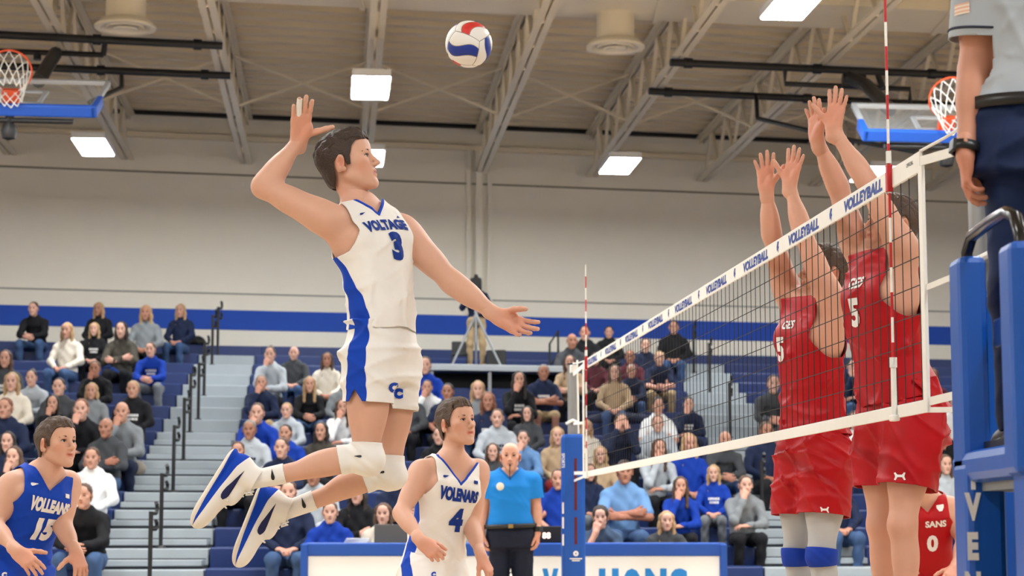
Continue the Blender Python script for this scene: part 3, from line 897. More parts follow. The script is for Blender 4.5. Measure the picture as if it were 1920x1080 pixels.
def shoe(root, an, td, ud, s, side_dir, m_up, m_mid, m_sole, lbl, mark=None, laces=True):
    """trainer: upper, blue midsole wedge, outsole, laces, side mark"""
    fr = frame_from(td, ud); W = lambda x, y, z: np.asarray(an) + s * (x * fr[0] + y * fr[1] + z * fr[2])
    up = [ell(W(0, -.035, -.045), np.array([.036, .047, .052]) * s, fr, .02*s), ell(W(0, .045, -.052), np.array([.04, .09, .046]) * s, fr, .03*s),
          ell(W(0, .14, -.066), np.array([.046, .088, .037]) * s, fr, .03*s), cap(W(0, -.012, -.03), W(0, -.018, .03), .048*s, .05*s, .02*s), ell(W(0, .045, -.005), np.array([.026, .06, .022]) * s, fr, .02*s)]
    top = [fcap(W(0, -.04, -.092), W(0, .155, -.094), .043*s, .046*s, fr[2], .42, .01), ell(W(0, .198, -.078), np.array([.041, .042, .028]) * s, fr, .02*s)]
    V, Q = mesh_prims(up + top, .0045 * s); T = tris(Q)
    L = (V - np.asarray(an)) @ fr.T / s
    lineB = np.interp(L[:, 1], [-.09, -.03, .06, .15, .235], [-.03, -.052, -.066, -.074, -.082])
    lineA = np.interp(L[:, 1], [-.09, 0, .12, .2, .235], [-.096, -.094, -.094, -.09, -.085])
    col = np.linalg.norm((L - [0, -.018, .03])[:, :2], axis=1)
    sh = empty_part('shoe', root)
    Vu, Tu = clip(V, T, np.maximum(lineB - L[:, 2], L[:, 2] - .036))
    part('shoe_upper', Vu, Tu, m_up, root, thick=.004)
    Vm, Tm = clip(V, T, L[:, 2] - lineB); Lm = (Vm - np.asarray(an)) @ fr.T / s
    lA = np.interp(Lm[:, 1], [-.09, 0, .12, .2, .235], [-.098, -.092, -.092, -.088, -.082])
    Va, Ta = clip(Vm, Tm, lA - Lm[:, 2]); part('midsole', Va, Ta, m_mid, root, thick=.003)
    Vb, Tb = clip(Vm, Tm, Lm[:, 2] - lA); part('outsole', Vb, Tb, m_sole, root, thick=.003)
    if mark is not None:
        tr = bvh(V, T); sd = nrm(side_dir); sd = nrm(sd - fr[1] * (sd @ fr[1]) * .6); V2, F2 = poly_fan(SWOOSH)
        x = fr[1]; u = nrm(fr[2] - sd * (fr[2] @ sd))
        V2 = V2 * .13 * s; V2[:, 0] *= -1; V2[:, 1] *= .62; F2 = [f[::-1] for f in F2]
        project('side_mark', V2, F2, tr, lambda a, b: (W(0, .035, -.035) + a * x + b * u + sd * .2, -sd), mark, root, lift=.003)
    if laces:
        b = MB()
        for k in range(5):
            y = .028 + .022 * k; z = .018 - .0105 * k
            b.tube([W(-.026, y, z - .008), W(0, y + .004, z + .012), W(.026, y, z - .008)], .0032*s, 6)
        b.tube([W(0, .02, .03), W(.02, .02, .045), W(.036, .035, .03), W(.02, .04, .022), W(0, .03, .026), W(-.022, .03, .042), W(-.036, .045, .02), W(-.01, .04, .024)], .003*s, 6)
        b.build('laces', M_lacew, root, True)
def empty_part(n, r): return None

def person(cfg):
    Y0 = cfg['Y']; s = cfg.get('s', 1.05)
    J = {k: at(v[0], v[1], Y0 + (v[2] if len(v) > 2 else 0)) for k, v in cfg['J'].items()}
    for k, v in cfg.get('P', {}).items(): J[k] = np.asarray(v, float)
    hd = cfg['head']; hs = cfg.get('hs', 1.08 * s / 1.05)
    hc = at(hd[0], hd[1], Y0 + hd[2]); fr = frame_from(hd[3], hd[4])
    lo = min(J[k][2] for k in J)
    root = empty('person', (J['pel'][0], J['pel'][1], max(lo - .1, 0)), 0, cfg['label'], 'person')
    sp = Spine([J['pel'], J['waist'], J['chest'], J['neck']], J['hipR'] - J['hipL'], J['shR'] - J['shL'])
    hw, hdp = loft_profile(s)
    gw = cfg.get('girth', 1.0); hw = [(a, b * gw) for a, b in hw]; hdp = [(a, b * (gw + cfg.get('belly', 0) * math.exp(-((a - .3) / .25) ** 2))) for a, b in hdp]
    yo = [(-.3, -.01), (.2, cfg.get('belly', 0) * .04), (.6, .005), (1, -.015)]
    R, Fw, U = sp.frame(.9)
    HP, W = head_parts(root, hc, fr, hs, None, None, mouth=cfg.get('mouth', 0.0))
    base = sp.at(1.0, 0, -.005)
    neck = [cap(base - U * .03, W(0, -.024, -.055), .062*s, .053*s, .03), cap(base, W(0, -.03, -.02), .058*s, .05*s, .02)]
    inn = cfg.get('inner', 1.0)
    body = [loft(sp, [(a, b * (inn if a < .85 else 1)) for a, b in hw], [(a, b * (inn if a < .85 else 1)) for a, b in hdp], -.22, 1.06, .03, yoff=yo)] + neck
    for q in 'RL':
        sh, el, wr = J['sh' + q], J['el' + q], J['wr' + q]; a = cfg.get('arm', 1.0) * s
        body.append(cap(sp.at(.98), sh, .05*s, .05*s, .06)); body.append(ell(sp.at(.74, (1 if q == 'R' else -1) * .085*s, .07*s), np.array([.075, .045, .06]) * s, np.array(sp.frame(.74)), .03))
        body.append(cap(sp.at(.7, (1 if q == 'R' else -1) * .13*s, -.01), sh, .06*s, .05*s, .04))
        body += muscle_arm(sh, el, wr, a)
        body += muscle_leg(J['hip' + q], J['kn' + q], J['an' + q], s * cfg.get('leg', 1.0))
        if 'toe' + q in J: pass
        if cfg.get('bare_feet'): body.append(cap(J['an' + q], J['an' + q] + [0, -.12, -.05], .035, .03))
    chunks = []
    V, Q = mesh_prims(body, .0085); V = relax(V, Q, 1)
    chunks.append((V, Q))
    V, Q = mesh_prims(neck + HP, .0038 if cfg.get('fine', 1) else .006, *( (np.array([hc - .2*hs]).ravel(), np.array([hc + .2*hs]).ravel()) ))
    Lh = (V - hc) @ fr.T / hs
    chunks.append((V, Q)); nb = len(chunks[0][0])
    reds = []; chains = {}
    for q, sd in (('R', 1), ('L', -1)):
        h = cfg['hand' + q]; wr = J['wr' + q]; el = J['el' + q]
        P, HW = hand_prims(wr, h['fd'], h['pn'], sd, cfg.get('hand_s', 1.08 * s), h.get('curl', (.15,)*4), h.get('spread', 1), h.get('thumb', (.8, .25)), h.get('tcurl', .2))
        P.append(cap(wr + nrm(el - wr) * .06, wr, .031*s, .0275*s, .02))
        V, Q = mesh_prims(P, .0038); chunks.append((V, Q)); reds.append((HW(0, .06, .02), .11, (1.0, .82, .78))); chains[q] = HW.chain
    VV = np.concatenate([c[0] for c in chunks]); o = 0; QQ = []
    for V, Q in chunks: QQ.append(Q + o); o += len(V)
    from mathutils.kdtree import KDTree
    o = 0; bridge = []
    kd = KDTree(len(chunks[0][0]))
    for i, v in enumerate(chunks[0][0]): kd.insert(v, i)
    kd.balance()
    for n_, (V, Q) in enumerate(chunks):
        if n_:
            ctr = base if n_ == 1 else J['wr' + 'RL'[n_ - 2]] + nrm(J['el' + 'RL'[n_ - 2]] - J['wr' + 'RL'[n_ - 2]]) * .03
            nearby = np.argsort(np.linalg.norm(V - ctr, axis=1))[:400]; best = min(((kd.find(V[i])[2], int(i)) for i in nearby))
            i = best[1]; j = kd.find(V[i])[1]; q = Q[(Q == i).any(1)][0]; k = [int(w) for w in q if w != i][0]
            j2 = [int(w) for w in chunks[0][1][(chunks[0][1] == j).any(1)][0] if w != j][0]
            bridge.append([i + o, k + o, j2, j])
        o += len(V)
    QQ = np.concatenate(QQ + [np.array(bridge)])
    reds += [(W(q * .012, .094, -.062), .0165*hs, (.84, .55, .53)) for q in (-1, 0, 1)] + [ (W(.079, -.005, 0), .03*hs, (1, .78, .74)), (W(-.079, -.005, 0), .03*hs, (1, .78, .74)),
             (W(.045, .07, -.03), .04*hs, (1, .88, .86)), (W(-.045, .07, -.03), .04*hs, (1, .88, .86)), (J['elR'], .06, (1, .86, .82)), (J['elL'], .06, (1, .86, .82)), (J['knR'], .08, (.98, .86, .82)), (J['knL'], .08, (.98, .86, .82))]
    reds += [(W(q * .03, .09, .006), .02*hs, (.9, .78, .74)) for q in (-1, 1)]
    tint = tint_body(VV, W, s, reds)
    part('body', VV, QQ, cfg['skin'], root, tint=tint)
    face_children(root, None, hc, fr, hs, W, cfg['hair'], cfg.get('hairstyle', 'short'), cfg.get('mouth', 0.0), cfg.get('gaze'), cfg.get('brow', cfg['hair']), cfg.get('seed', 1))
    out = dict(chains=chains, root=root, J=J, sp=sp, s=s, W=W, fr=fr, hc=hc, hs=hs)
    # ---------------- vest / shirt
    j = cfg.get('jersey')
    if j:
        off = j.get('off', .014)
        jw = [(-.3, .17*s), (-.05, .182*s), (.12, .176*s), (.35, .158*s), (.6, .168*s), (.78, .182*s), (.9, .168*s), (1.0, .095*s), (1.1, .065*s)]
        jd = [(-.3, .12*s), (-.05, .13*s), (.12, .118*s), (.35, .106*s), (.6, .113*s), (.78, .12*s), (.9, .096*s), (1.0, .075*s), (1.1, .066*s)]
        jw = [(a, b * gw) for a, b in jw]; jd = [(a, b * (gw + cfg.get('belly', 0) * 1.05 * math.exp(-((a - .28) / .26) ** 2))) for a, b in jd]
        P = [loft(sp, jw, jd, j['hem'] - .25, 1.12, .03, off, yo, folds=folds(j.get('fold', .0045), j.get('seed', 3)))]
        for q in 'RL':
            g = 1 if q == 'R' else -1
            P.append(cap(sp.at(.98), J['sh' + q], .05*s + off, .05*s + off, .06)); P.append(ell(sp.at(.74, g * .085*s, .07*s), np.array([.075, .045, .06]) * s + off, np.array(sp.frame(.74)), .03))
            P.append(cap(sp.at(.7, g * .13*s, -.01), J['sh' + q], .06*s + off, .05*s + off, .04))
            if j.get('sleeve'):
                e = J['sh' + q] + (J['el' + q] - J['sh' + q]) * (j['sleeve'] + .12)
                P.append(cap(J['sh' + q], e, .072*s * a / s + .012, .068*s * a / s + .016, .04))
        V, Q = mesh_prims(P, .0085); V = relax(V, Q, 2); T = tris(Q)
        A, B, t = sp.local(V[:, 0], V[:, 1], V[:, 2]); aA = np.abs(A); L = sp.L
        hem = (j['hem'] - t) * L + .012 * np.sin(A * 22 + 1) * .5 + j.get('tilt', 0) * B
        nf, nbk = j.get('neck', .86), .985
        wv = np.clip((B + .01) / .05, 0, 1)
        zf = (t - nf) * L - (1.05 if j.get('vneck', 1) else .5) * aA - (0 if j.get('vneck', 1) else 2.2 * aA * aA)
        zb = (t - nbk) * L - .35 * aA
        neckf = zf * wv + zb * (1 - wv)
        ap = j.get('armpit', .70)
        lim = .142*s + .55 * np.maximum(0, (ap + .12 - t)) * L + 2.2 * np.maximum(0, (ap - t)) * L
        arm = aA - lim
        if j.get('sleeve'):
            arm = np.full(len(V), -1.0)
            for q in 'RL':
                u = J['el' + q] - J['sh' + q]; f = ((V - J['sh' + q]) @ u) / (u @ u)
                dd = np.linalg.norm((V - J['sh' + q]) - np.clip(f, 0, 1)[:, None] * u, axis=1)
                arm = np.where((dd < .11) & (f > 0), np.maximum(arm, (f - j['sleeve']) * np.linalg.norm(u)), arm)
        reg = np.maximum(np.maximum(hem, neckf if j.get('sleeve') else np.maximum(neckf, (t - 1.02) * L)), arm)
        fieldA = dict(A=A, B=B, t=t, neck=neckf, arm=arm, hem=hem)
        jv, jt = clip(V, T, reg)
        out['jtree'] = bvh(jv, jt)
        def fld(Vx):
            A, B, t = sp.local(Vx[:, 0], Vx[:, 1], Vx[:, 2]); aA = np.abs(A); wv = np.clip((B + .01) / .05, 0, 1)
            zf = (t - nf) * L - (1.05 if j.get('vneck', 1) else .5) * aA - (0 if j.get('vneck', 1) else 2.2 * aA * aA)
            return A, B, t, zf * wv + ((t - nbk) * L - .35 * aA) * (1 - wv)
        # collar trim
        if j.get('trim'):
            A, B, t, nk = fld(jv); wd = j.get('trimw', .017)
            cv, ct = clip(jv, jt, -(nk + wd)); part('collar', cv, ct, j['trim'], root, .004)
            jv, jt = clip(jv, jt, nk + wd)
        if j.get('panel'):
            A, B, t, nk = fld(jv)
            y0, y1, mt = j['panel']
            e = np.maximum(y0(t) - B, B - y1(t)); e = np.maximum(e, .05 - np.abs(A))
            
            for g in (1, -1):
                pv, pt = clip(jv, jt, np.maximum(e, -g * A))
                if len(pt): part('side_panel', pv, pt, mt, root, .004)
            jv, jt = clip(jv, jt, -e)
        part(j.get('name', 'jersey'), jv, jt, j['mat'], root, .004)
        for tx in j.get('text', ()):
            V2, F2 = text_mesh(tx['t'], tx.get('bold', .03), tx.get('shear', 0), tx.get('squeeze', 1), space=tx.get('space', 1))
            V2 = V2 * tx['h']
            x0, t0 = tx['pos']; arc = tx.get('arc', 0); rot = tx.get('rot', 0)
            def place(u, v, x0=x0, t0=t0, arc=arc, rot=rot):
                u, v = u * math.cos(rot) - v * math.sin(rot), u * math.sin(rot) + v * math.cos(rot)
                a = x0 - u; tt = t0 + (v - arc * u * u) / L        # wearer's right is the viewer's left
                o = sp.at(tt, a * 1.0, .35); r, f, up = sp.frame(tt)
                return o, -f
            project(tx.get('name', 'lettering'), V2, F2, out['jtree'], place, tx.get('mat', C_NAVYTXT), root, lift=.004)
        for mk in j.get('marks', ()):
            V2, F2 = poly_fan(mk['poly']); V2 = V2 * mk['h']; x0, t0 = mk['pos']
            project('chest_mark', V2, F2, out['jtree'], lambda u, v: (sp.at(t0 + v / L, x0 - u, .35), -sp.frame(t0)[1]), mk.get('mat', C_NAVYTXT), root, lift=.004)
    # ---------------- shorts / trousers
    h = cfg.get('shorts')
    if h:
        P = []; fo = folds(h.get('fold', .005), h.get('seed', 5)); off = h.get('off', .016)
        sw = [(-.5, .15*s), (-.2, .178*s), (-.05, .178*s), (.1, .165*s), (.25, .15*s), (.4, .148*s)]; sdp = [(-.5, .12*s), (-.2, .128*s), (-.05, .126*s), (.1, .11*s), (.25, .1*s), (.4, .1*s)]
        sw = [(a, b * gw) for a, b in sw]; sdp = [(a, b * gw) for a, b in sdp]
        P.append(loft(sp, sw, sdp, -.24, h.get('waist', .22), .04, off, yo, folds=fo))
        for q in 'RL':
            hip, kn = J['hip' + q], J['kn' + q]; e = hip + (kn - hip) * (h['len'] + .25)
            if h.get('full'): P += [cap(hip, kn, .105*s, .085*s, .05), cap(kn, J['an' + q], .085*s, .07*s, .05)]
            else: P.append(cap(hip, e, (.105 + h.get('wide', 0))*s + off*.5, (h.get('cuff', .115))*s, .05))
        def ex(F, x, y, z):
            x, y, z = np.broadcast_arrays(x, y, z)
            return F - fo(0, 0, 0, x, y, z).astype(np.float32)
        V, Q = mesh_prims(P, .0085, extra=ex if h.get('len', 0) > 0 else None); V = relax(V, Q, 2); T = tris(Q)
        def cuffs(V):
            reg = np.full(len(V), -1.0)
            for q in 'RL':
                u = J['kn' + q] - J['hip' + q]; Lu = np.linalg.norm(u); un = u / Lu
                al = (V - J['hip' + q]) @ un
                o2 = J['hipL' if q == 'R' else 'hipR']; k2 = J['knL' if q == 'R' else 'knR']
                d1 = np.linalg.norm((V - J['hip' + q]) - np.clip(al / Lu, 0, 2)[:, None] * u, axis=1)
                v = k2 - o2; f2 = np.clip(((V - o2) @ v) / (v @ v), 0, 2); d2 = np.linalg.norm((V - o2) - f2[:, None] * v, axis=1)
                lv = h['len'] * Lu
                if h.get('notch'):
                    out_s = (J['hip' + q] - J['hipL' if q == 'R' else 'hipR']); out_s = nrm(out_s - un * (out_s @ un)); fw = np.cross(un, out_s)
                    off_ = np.abs((V - J['hip' + q]) @ fw); sid = (V - J['hip' + q]) @ out_s
                    lv = lv - np.where(sid > .02, np.maximum(0, .055 - 1.5 * off_), 0)
                reg = np.where(d1 <= d2, al - lv, reg)
            return reg
        sv, st = clip(V, T, np.minimum(J['anR'][2], J['anL'][2]) - .03 - V[:, 2] if h.get('full') else cuffs(V))
        if h.get('waist') is not None:
            A, B, t = sp.local(sv[:, 0], sv[:, 1], sv[:, 2]); sv, st = clip(sv, st, t - h['waist'] + .015)
        out['stree'] = bvh(sv, st); out['sv'] = sv
        if h.get('stripe'):
            for q, g in (('R', 1), ('L', -1)):
                u = nrm(J['kn' + q] - J['hip' + q]); rh = J['hipR'] - J['hipL']; o = nrm(rh * g - u * (rh * g @ u)); fw = np.cross(u, o) * 1.0
                al = (sv - J['hip' + q]) @ u; f = (sv - J['hip' + q]) @ fw; sd = (sv - J['hip' + q]) @ o
                e = np.maximum(np.abs(f - h.get('stripe_y', 0)) - (h['stripe_w'] + .05 * np.clip(al, -.1, .5)), .02 - sd)
                pv, pt = clip(sv, st, e); part('side_stripe', pv, pt, h['stripe'], root, .004)
                sv, st = clip(sv, st, -e)
        part(h.get('name', 'shorts'), sv, st, h['mat'], root, .004)
    # ---------------- sleeves on the legs: socks, knee pads, leggings
    for b in cfg.get('bands', ()):
        for q in b.get('sides', 'RL'):
            kn, an, hip = J['kn' + q], J['an' + q], J['hip' + q]
            P = muscle_leg(hip, kn, an, s * cfg.get('leg', 1.0) * b.get('grow', 1.08))
            if b.get('pad'): 
                fwd = nrm(nrm(kn - hip) + nrm(kn - an) + np.asarray(b.get('fwd', (0, -.4, 0))))
                P.append(ell(kn + fwd * .028 * s, np.array([.062, .062, .062]) * s, None, .04))
            V, Q = mesh_prims(P, .0075, extra=(lambda F, x, y, z: F - .0018 * np.sin(85 * z + 40 * x + 3 * np.sin(30 * x + 20 * z)).astype(np.float32)) if b.get('wrinkle') else None); T = tris(Q)
            u1, u2 = an - kn, hip - kn
            f1, f2 = ((V - kn) @ u1) / (u1 @ u1), ((V - kn) @ u2) / (u2 @ u2)
            ang = float(nrm(u1) @ nrm(u2)); bis = nrm(nrm(u1) - nrm(u2)); side1 = ((V - kn) @ bis) > 0
            pos = np.where(side1, np.maximum(f1, 0), -np.maximum(f2, 0))
            if b.get('straight'): pos = np.where(f1 > f2, f1, -f2)
            bv, bt = clip(V, T, np.maximum(b['a'] - pos, pos - b['b']))
            o = part(b['name'], bv, bt, b['mat'], root, .003)
            if b.get('mark') is not None:
                mk = b['mark']; tr = bvh(bv, bt); V2, F2 = poly_fan(SWOOSH); V2 = V2 * mk['h']; V2[:, 0] *= mk.get('mx', 1)
                u = nrm(u1); c = kn + u1 * mk['at']; sd = np.array(mk.get('dir', (0, -1, 0)), float); sd = nrm(sd - u * (sd @ u)); x = np.cross(u, sd)
                ca, sa = math.cos(mk.get('rot', 0)), math.sin(mk.get('rot', 0))
                project('band_mark', V2, F2 if mk.get('mx', 1) > 0 else [f[::-1] for f in F2], tr, lambda a, b2: (c + (ca*a - sa*b2) * u + (sa*a + ca*b2) * x + sd * .3, -sd), M_black, root, lift=.003)
    return out
# ------------------------------------------------------------------ the attacker in white, number 3
AT = person(dict(label='attacking player in white jersey number 3, airborne, hitting arm cocked beside the ball', Y=8.9, s=1.0, hs=1.16, skin=SKIN_A, hair=HAIR_DK, hairstyle='full', brow=HAIR_DK, arm=1.14, hand_s=1.18,
    J=dict(pel=(716, 655, 0), waist=(716, 575, 0), chest=(702, 475, 0), neck=(678, 388, 0.02),
           hipR=(693, 682, -.10), hipL=(741, 684, .10), knR=(686, 858, -.10), knL=(728, 886, .10), anR=(462, 902, -.12), anL=(524, 962, .08),
           shR=(618, 414, -.12), elR=(494, 350, -.10), wrR=(562, 262, -.06), shL=(752, 432, .13), elL=(846, 528, .10), wrL=(932, 592, .04)),
    head=(652, 308, .0, (.95, -.20, .24), (-.26, 0, 1)), gaze=(.9, -.1, .45),
    handR=dict(fd=(.12, -.45, .9), pn=(.30, -.95, -.1), curl=(.10, .06, .05, .08), spread=.55, thumb=(1.2, .1), tcurl=.0),
    handL=dict(fd=(.85, -.1, -.42), pn=(-.15, -.8, .35), curl=(.16, .2, .28, .38), spread=1.6, thumb=(.5, .9), tcurl=.3),
    jersey=dict(mat=C_WHITE, hem=.13, neck=.90, trim=C_ROYAL, trimw=.018, fold=.006, seed=11, armpit=.66,
        panel=(lambda t: lut(t, [(.0, -.085), (.35, -.05), (.55, -.06), (.72, -.055), (.8, -.02)]), lambda t: lut(t, [(.0, .07), (.35, .035), (.6, -.005), (.75, -.03), (.8, -.03)]), C_ROYAL),
        text=[dict(t='VOLTAGE', h=.055, pos=(.0, .80), bold=.06, squeeze=.78, arc=.6, name='wordmark'), dict(t='3', h=.115, pos=(-.025, .655), bold=.07, squeeze=1.0, name='number')],
        marks=[dict(poly=SWOOSH, h=.03, pos=(.085, .90)), dict(poly=[(-.5, -.3), (.5, -.3), (.1, .3)], h=.02, pos=(-.10, .86))]),
    shorts=dict(mat=C_WHITE, len=.42, stripe=C_ROYAL, stripe_w=.045, stripe_y=0.0, fold=.0065, seed=6, cuff=.118, notch=True, waist=.2),
    bands=[dict(name='knee_pad', a=-.16, b=.22, mat=C_WHITE, grow=1.08, pad=True, wrinkle=True, mark=dict(at=.06, h=.035, dir=(0, -1, .1))),
           dict(name='sock', a=.68, b=1.1, mat=C_WHITE, grow=1.12, mark=dict(at=.78, h=.05, dir=(0, -1, .1), rot=1.35))]))
for q, td, ud in (('R', (-.50, 0, -.86), (.86, 0, -.50)), ('L', (-.34, 0, -.94), (.94, 0, -.34))):
    shoe(AT['root'], AT['J']['an' + q], np.array(td) + [0, -.05, 0], ud, 1.2, (0, -1, 0), mat('shoe_white', (236, 232, 226), 0.55), C_ROYAL, mat('sole_white', (228, 218, 204), 0.6), q, mark=C_NAVYMARK)
# ------------------------------------------------------------------ blockers in red
M_tape0 = mat('finger_tape_white', (240, 238, 232), .7)
UA = [(-.5, .30), (-.36, .34), (-.20, .14), (.20, .14), (.36, .34), (.5, .30), (.40, .06), (.40, -.06), (.5, -.30), (.36, -.34), (.20, -.08), (-.20, -.08), (-.36, -.34), (-.5, -.30), (-.40, -.06), (-.40, .06)]
def short_mark(P, px, py, Y, size, poly, name='shorts_mark', m=None, txt=None):
    """emblem put on the shorts where the sight line from the court meets the cloth"""
    V2, F2 = poly_fan(poly) if txt is None else text_mesh(txt, .09)
    V2 = V2 * size
    c = at(px, py, Y); n = nrm(c - [0, 0, CAM_H]); r = nrm(np.cross(n, [0, 0, 1])); u = np.cross(r, n)
    return project(name, V2, F2, P['stree'], lambda a, b: (c - n * .8 + a * r + b * u, n), m or C_WTXT, P['root'], lift=.004)
short_mark(AT, 738, 727, 8.7, .046, None, 'shorts_emblem', C_ROYAL, 'C'); short_mark(AT, 747, 738, 8.7, .046, None, 'shorts_emblem', C_ROYAL, 'C')
for (i, j, a, b, r) in AT['chains']['R']:
    if i == 2 and j < 3: MB().tube([a + (b - a) * (.15 if j == 0 else 0), b], r + .0022, 10).build('finger_tape', M_tape0, AT['root'], True)

B1 = person(dict(label='red number 5 blocker beside the near antenna, arms reaching highest over the net', Y=8.85, s=1.02, hs=1.1, skin=SKIN_B, hair=HAIR_BR, hairstyle='full', seed=4,
    J=dict(pel=(1690, 775, .03), waist=(1672, 690, .03), chest=(1656, 575, .0), neck=(1652, 478, 0),
           hipR=(1655, 800, .12), hipL=(1712, 800, -.08), knR=(1652, 985, .10), knL=(1692, 985, -.12), anR=(1658, 1170, .12), anL=(1700, 1170, -.10),
           shR=(1606, 462, .16), elR=(1572, 352, .12), wrR=(1532, 262, .06), shL=(1696, 470, -.16), elL=(1628, 345, -.14), wrL=(1562, 242, -.08)),
    head=(1672, 425, .02, (-.86, -.38, .18), (.08, 0, 1)), gaze=(-1, 0, .3),
    handR=dict(fd=(-.06, .0, 1), pn=(-.8, -.5, .1), curl=(.05, .06, .06, .08), spread=1.3, thumb=(.6, .1), tcurl=.1),
    handL=dict(fd=(.16, .0, 1), pn=(-.6, -.78, .1), curl=(.03, .05, .05, .06), spread=1.35, thumb=(.8, .2), tcurl=.05),
    jersey=dict(mat=C_RED, hem=.08, neck=1.03, vneck=0, trim=C_RED, fold=.009, seed=21, armpit=.60, off=.018,
        text=[dict(t='GES', h=.05, pos=(.015, .82), bold=.04, mat=C_WTXT, name='wordmark'), dict(t='5', h=.115, pos=(.03, .65), bold=.05, mat=C_WTXT, name='number')]),
    shorts=dict(mat=C_RED, len=.62, fold=.009, seed=8, cuff=.125, wide=.012, waist=.2)))
short_mark(B1, 1687, 893, 8.4, .05, UA)
B2 = person(dict(label='red number 5 blocker in grey leggings, further from the near antenna', Y=10.2, s=1.07, hs=1.15, skin=SKIN_B, hair=HAIR_BR, hairstyle='wavy', seed=9,
    J=dict(pel=(1528, 835, .03), waist=(1524, 765, .03), chest=(1520, 655, .0), neck=(1524, 565, 0),
           hipR=(1500, 858, .12), hipL=(1552, 858, -.08), knR=(1494, 1040, .10), knL=(1540, 1040, -.12), anR=(1502, 1215, .12), anL=(1556, 1215, -.10),
           shR=(1476, 548, .16), elR=(1447, 440, .10), wrR=(1437, 356, .04), shL=(1556, 560, -.16), elL=(1506, 440, -.14), wrL=(1480, 346, -.08)),
    head=(1546, 516, .02, (-.86, -.30, .16), (.04, 0, 1)), gaze=(-1, 0, .3),
    handR=dict(fd=(-.02, .0, 1), pn=(-.35, -.9, .1), curl=(.06, .05, .06, .08), spread=1.5, thumb=(.75, .2), tcurl=.05),
    handL=dict(fd=(.22, .0, 1), pn=(-.62, -.76, .1), curl=(.03, .05, .05, .06), spread=1.4, thumb=(.75, .2), tcurl=.05),
    jersey=dict(mat=C_RED, hem=.06, neck=1.03, vneck=0, trim=C_RED, fold=.009, seed=22, armpit=.60, off=.018,
        text=[dict(t='GES', h=.045, pos=(.02, .82), bold=.04, mat=C_WTXT, name='wordmark'), dict(t='5', h=.115, pos=(.07, .66), bold=.05, mat=C_WTXT, name='number')]),
    shorts=dict(mat=C_RED, len=.60, fold=.009, seed=9, cuff=.128, wide=.012, waist=.2),
    bands=[dict(name='legging', a=-.5, b=1.05, mat=C_GREYLEG, grow=1.05, straight=True), dict(name='knee_pad', a=-.06, b=.12, mat=cloth('pad_blue', (18, 58, 168)), grow=1.1, pad=True, straight=True, fwd=(0, -1, 0), wrinkle=True)]))
short_mark(B2, 1546, 956, 9.3, .045, UA)

# ------------------------------------------------------------------ team mates
P4 = person(dict(label='teammate in white jersey number 4, crouching, watching the attack', Y=11.3, s=1.0, hs=1.10, skin=SKIN_A, hair=HAIR_BR, hairstyle='full', seed=14, mouth=.004,
    J=dict(pel=(812, 1058, .05), waist=(820, 1010, .05), chest=(838, 925, .0), neck=(850, 862, 0),
           hipR=(790, 1075, -.06), hipL=(842, 1078, .10), knR=(800, 1200, -.30), knL=(880, 1200, -.10), anR=(760, 1340, -.1), anL=(860, 1340, .15),
           shR=(790, 884, -.08), elR=(752, 962, -.22), wrR=(790, 1015, -.40), shL=(896, 882, .12), elL=(884, 985, .05), wrL=(902, 1042, -.12)),
    head=(856, 796, -.02, (.66, -.72, .16), (-.05, 0, 1)), gaze=(.5, -.3, .5),
    handR=dict(fd=(.75, -.35, -.62), pn=(.2, .8, -.3), curl=(.55, .6, .65, .7), spread=.6, thumb=(.5, .5), tcurl=.3),
    handL=dict(fd=(.45, -.2, -.85), pn=(-.75, .5, -.4), curl=(.3, .4, .45, .5), spread=.8, thumb=(.5, .4), tcurl=.3),
    jersey=dict(mat=C_WHITE, hem=-.02, neck=.80, trim=C_ROYAL, fold=.0065, seed=31, armpit=.66,
        panel=(lambda t: lut(t, [(-.2, -.06), (.35, -.05), (.62, -.05), (.75, -.02)]), lambda t: lut(t, [(-.2, .04), (.35, .03), (.62, .0), (.75, -.03)]), C_ROYAL),
        text=[dict(t='VOLENARS', h=.062, pos=(.0, .70), bold=.065, squeeze=.68, name='wordmark'), dict(t='4', h=.135, pos=(-.005, .48), bold=.07, name='number')],
        marks=[dict(poly=SWOOSH, h=.04, pos=(.095, .83)), dict(poly=[(-.5, .3), (-.2, 0), (-.5, -.3), (.5, -.3), (.2, 0), (.5, .3)], h=.03, pos=(-.1, .83))]),
    shorts=dict(mat=C_WHITE, len=.62, stripe=C_ROYAL, stripe_w=.04, fold=.004, seed=16, cuff=.12, waist=.2)))
short_mark(P4, 813, 1077, 11.0, .03, None, 'shorts_emblem', C_ROYAL, 'C')
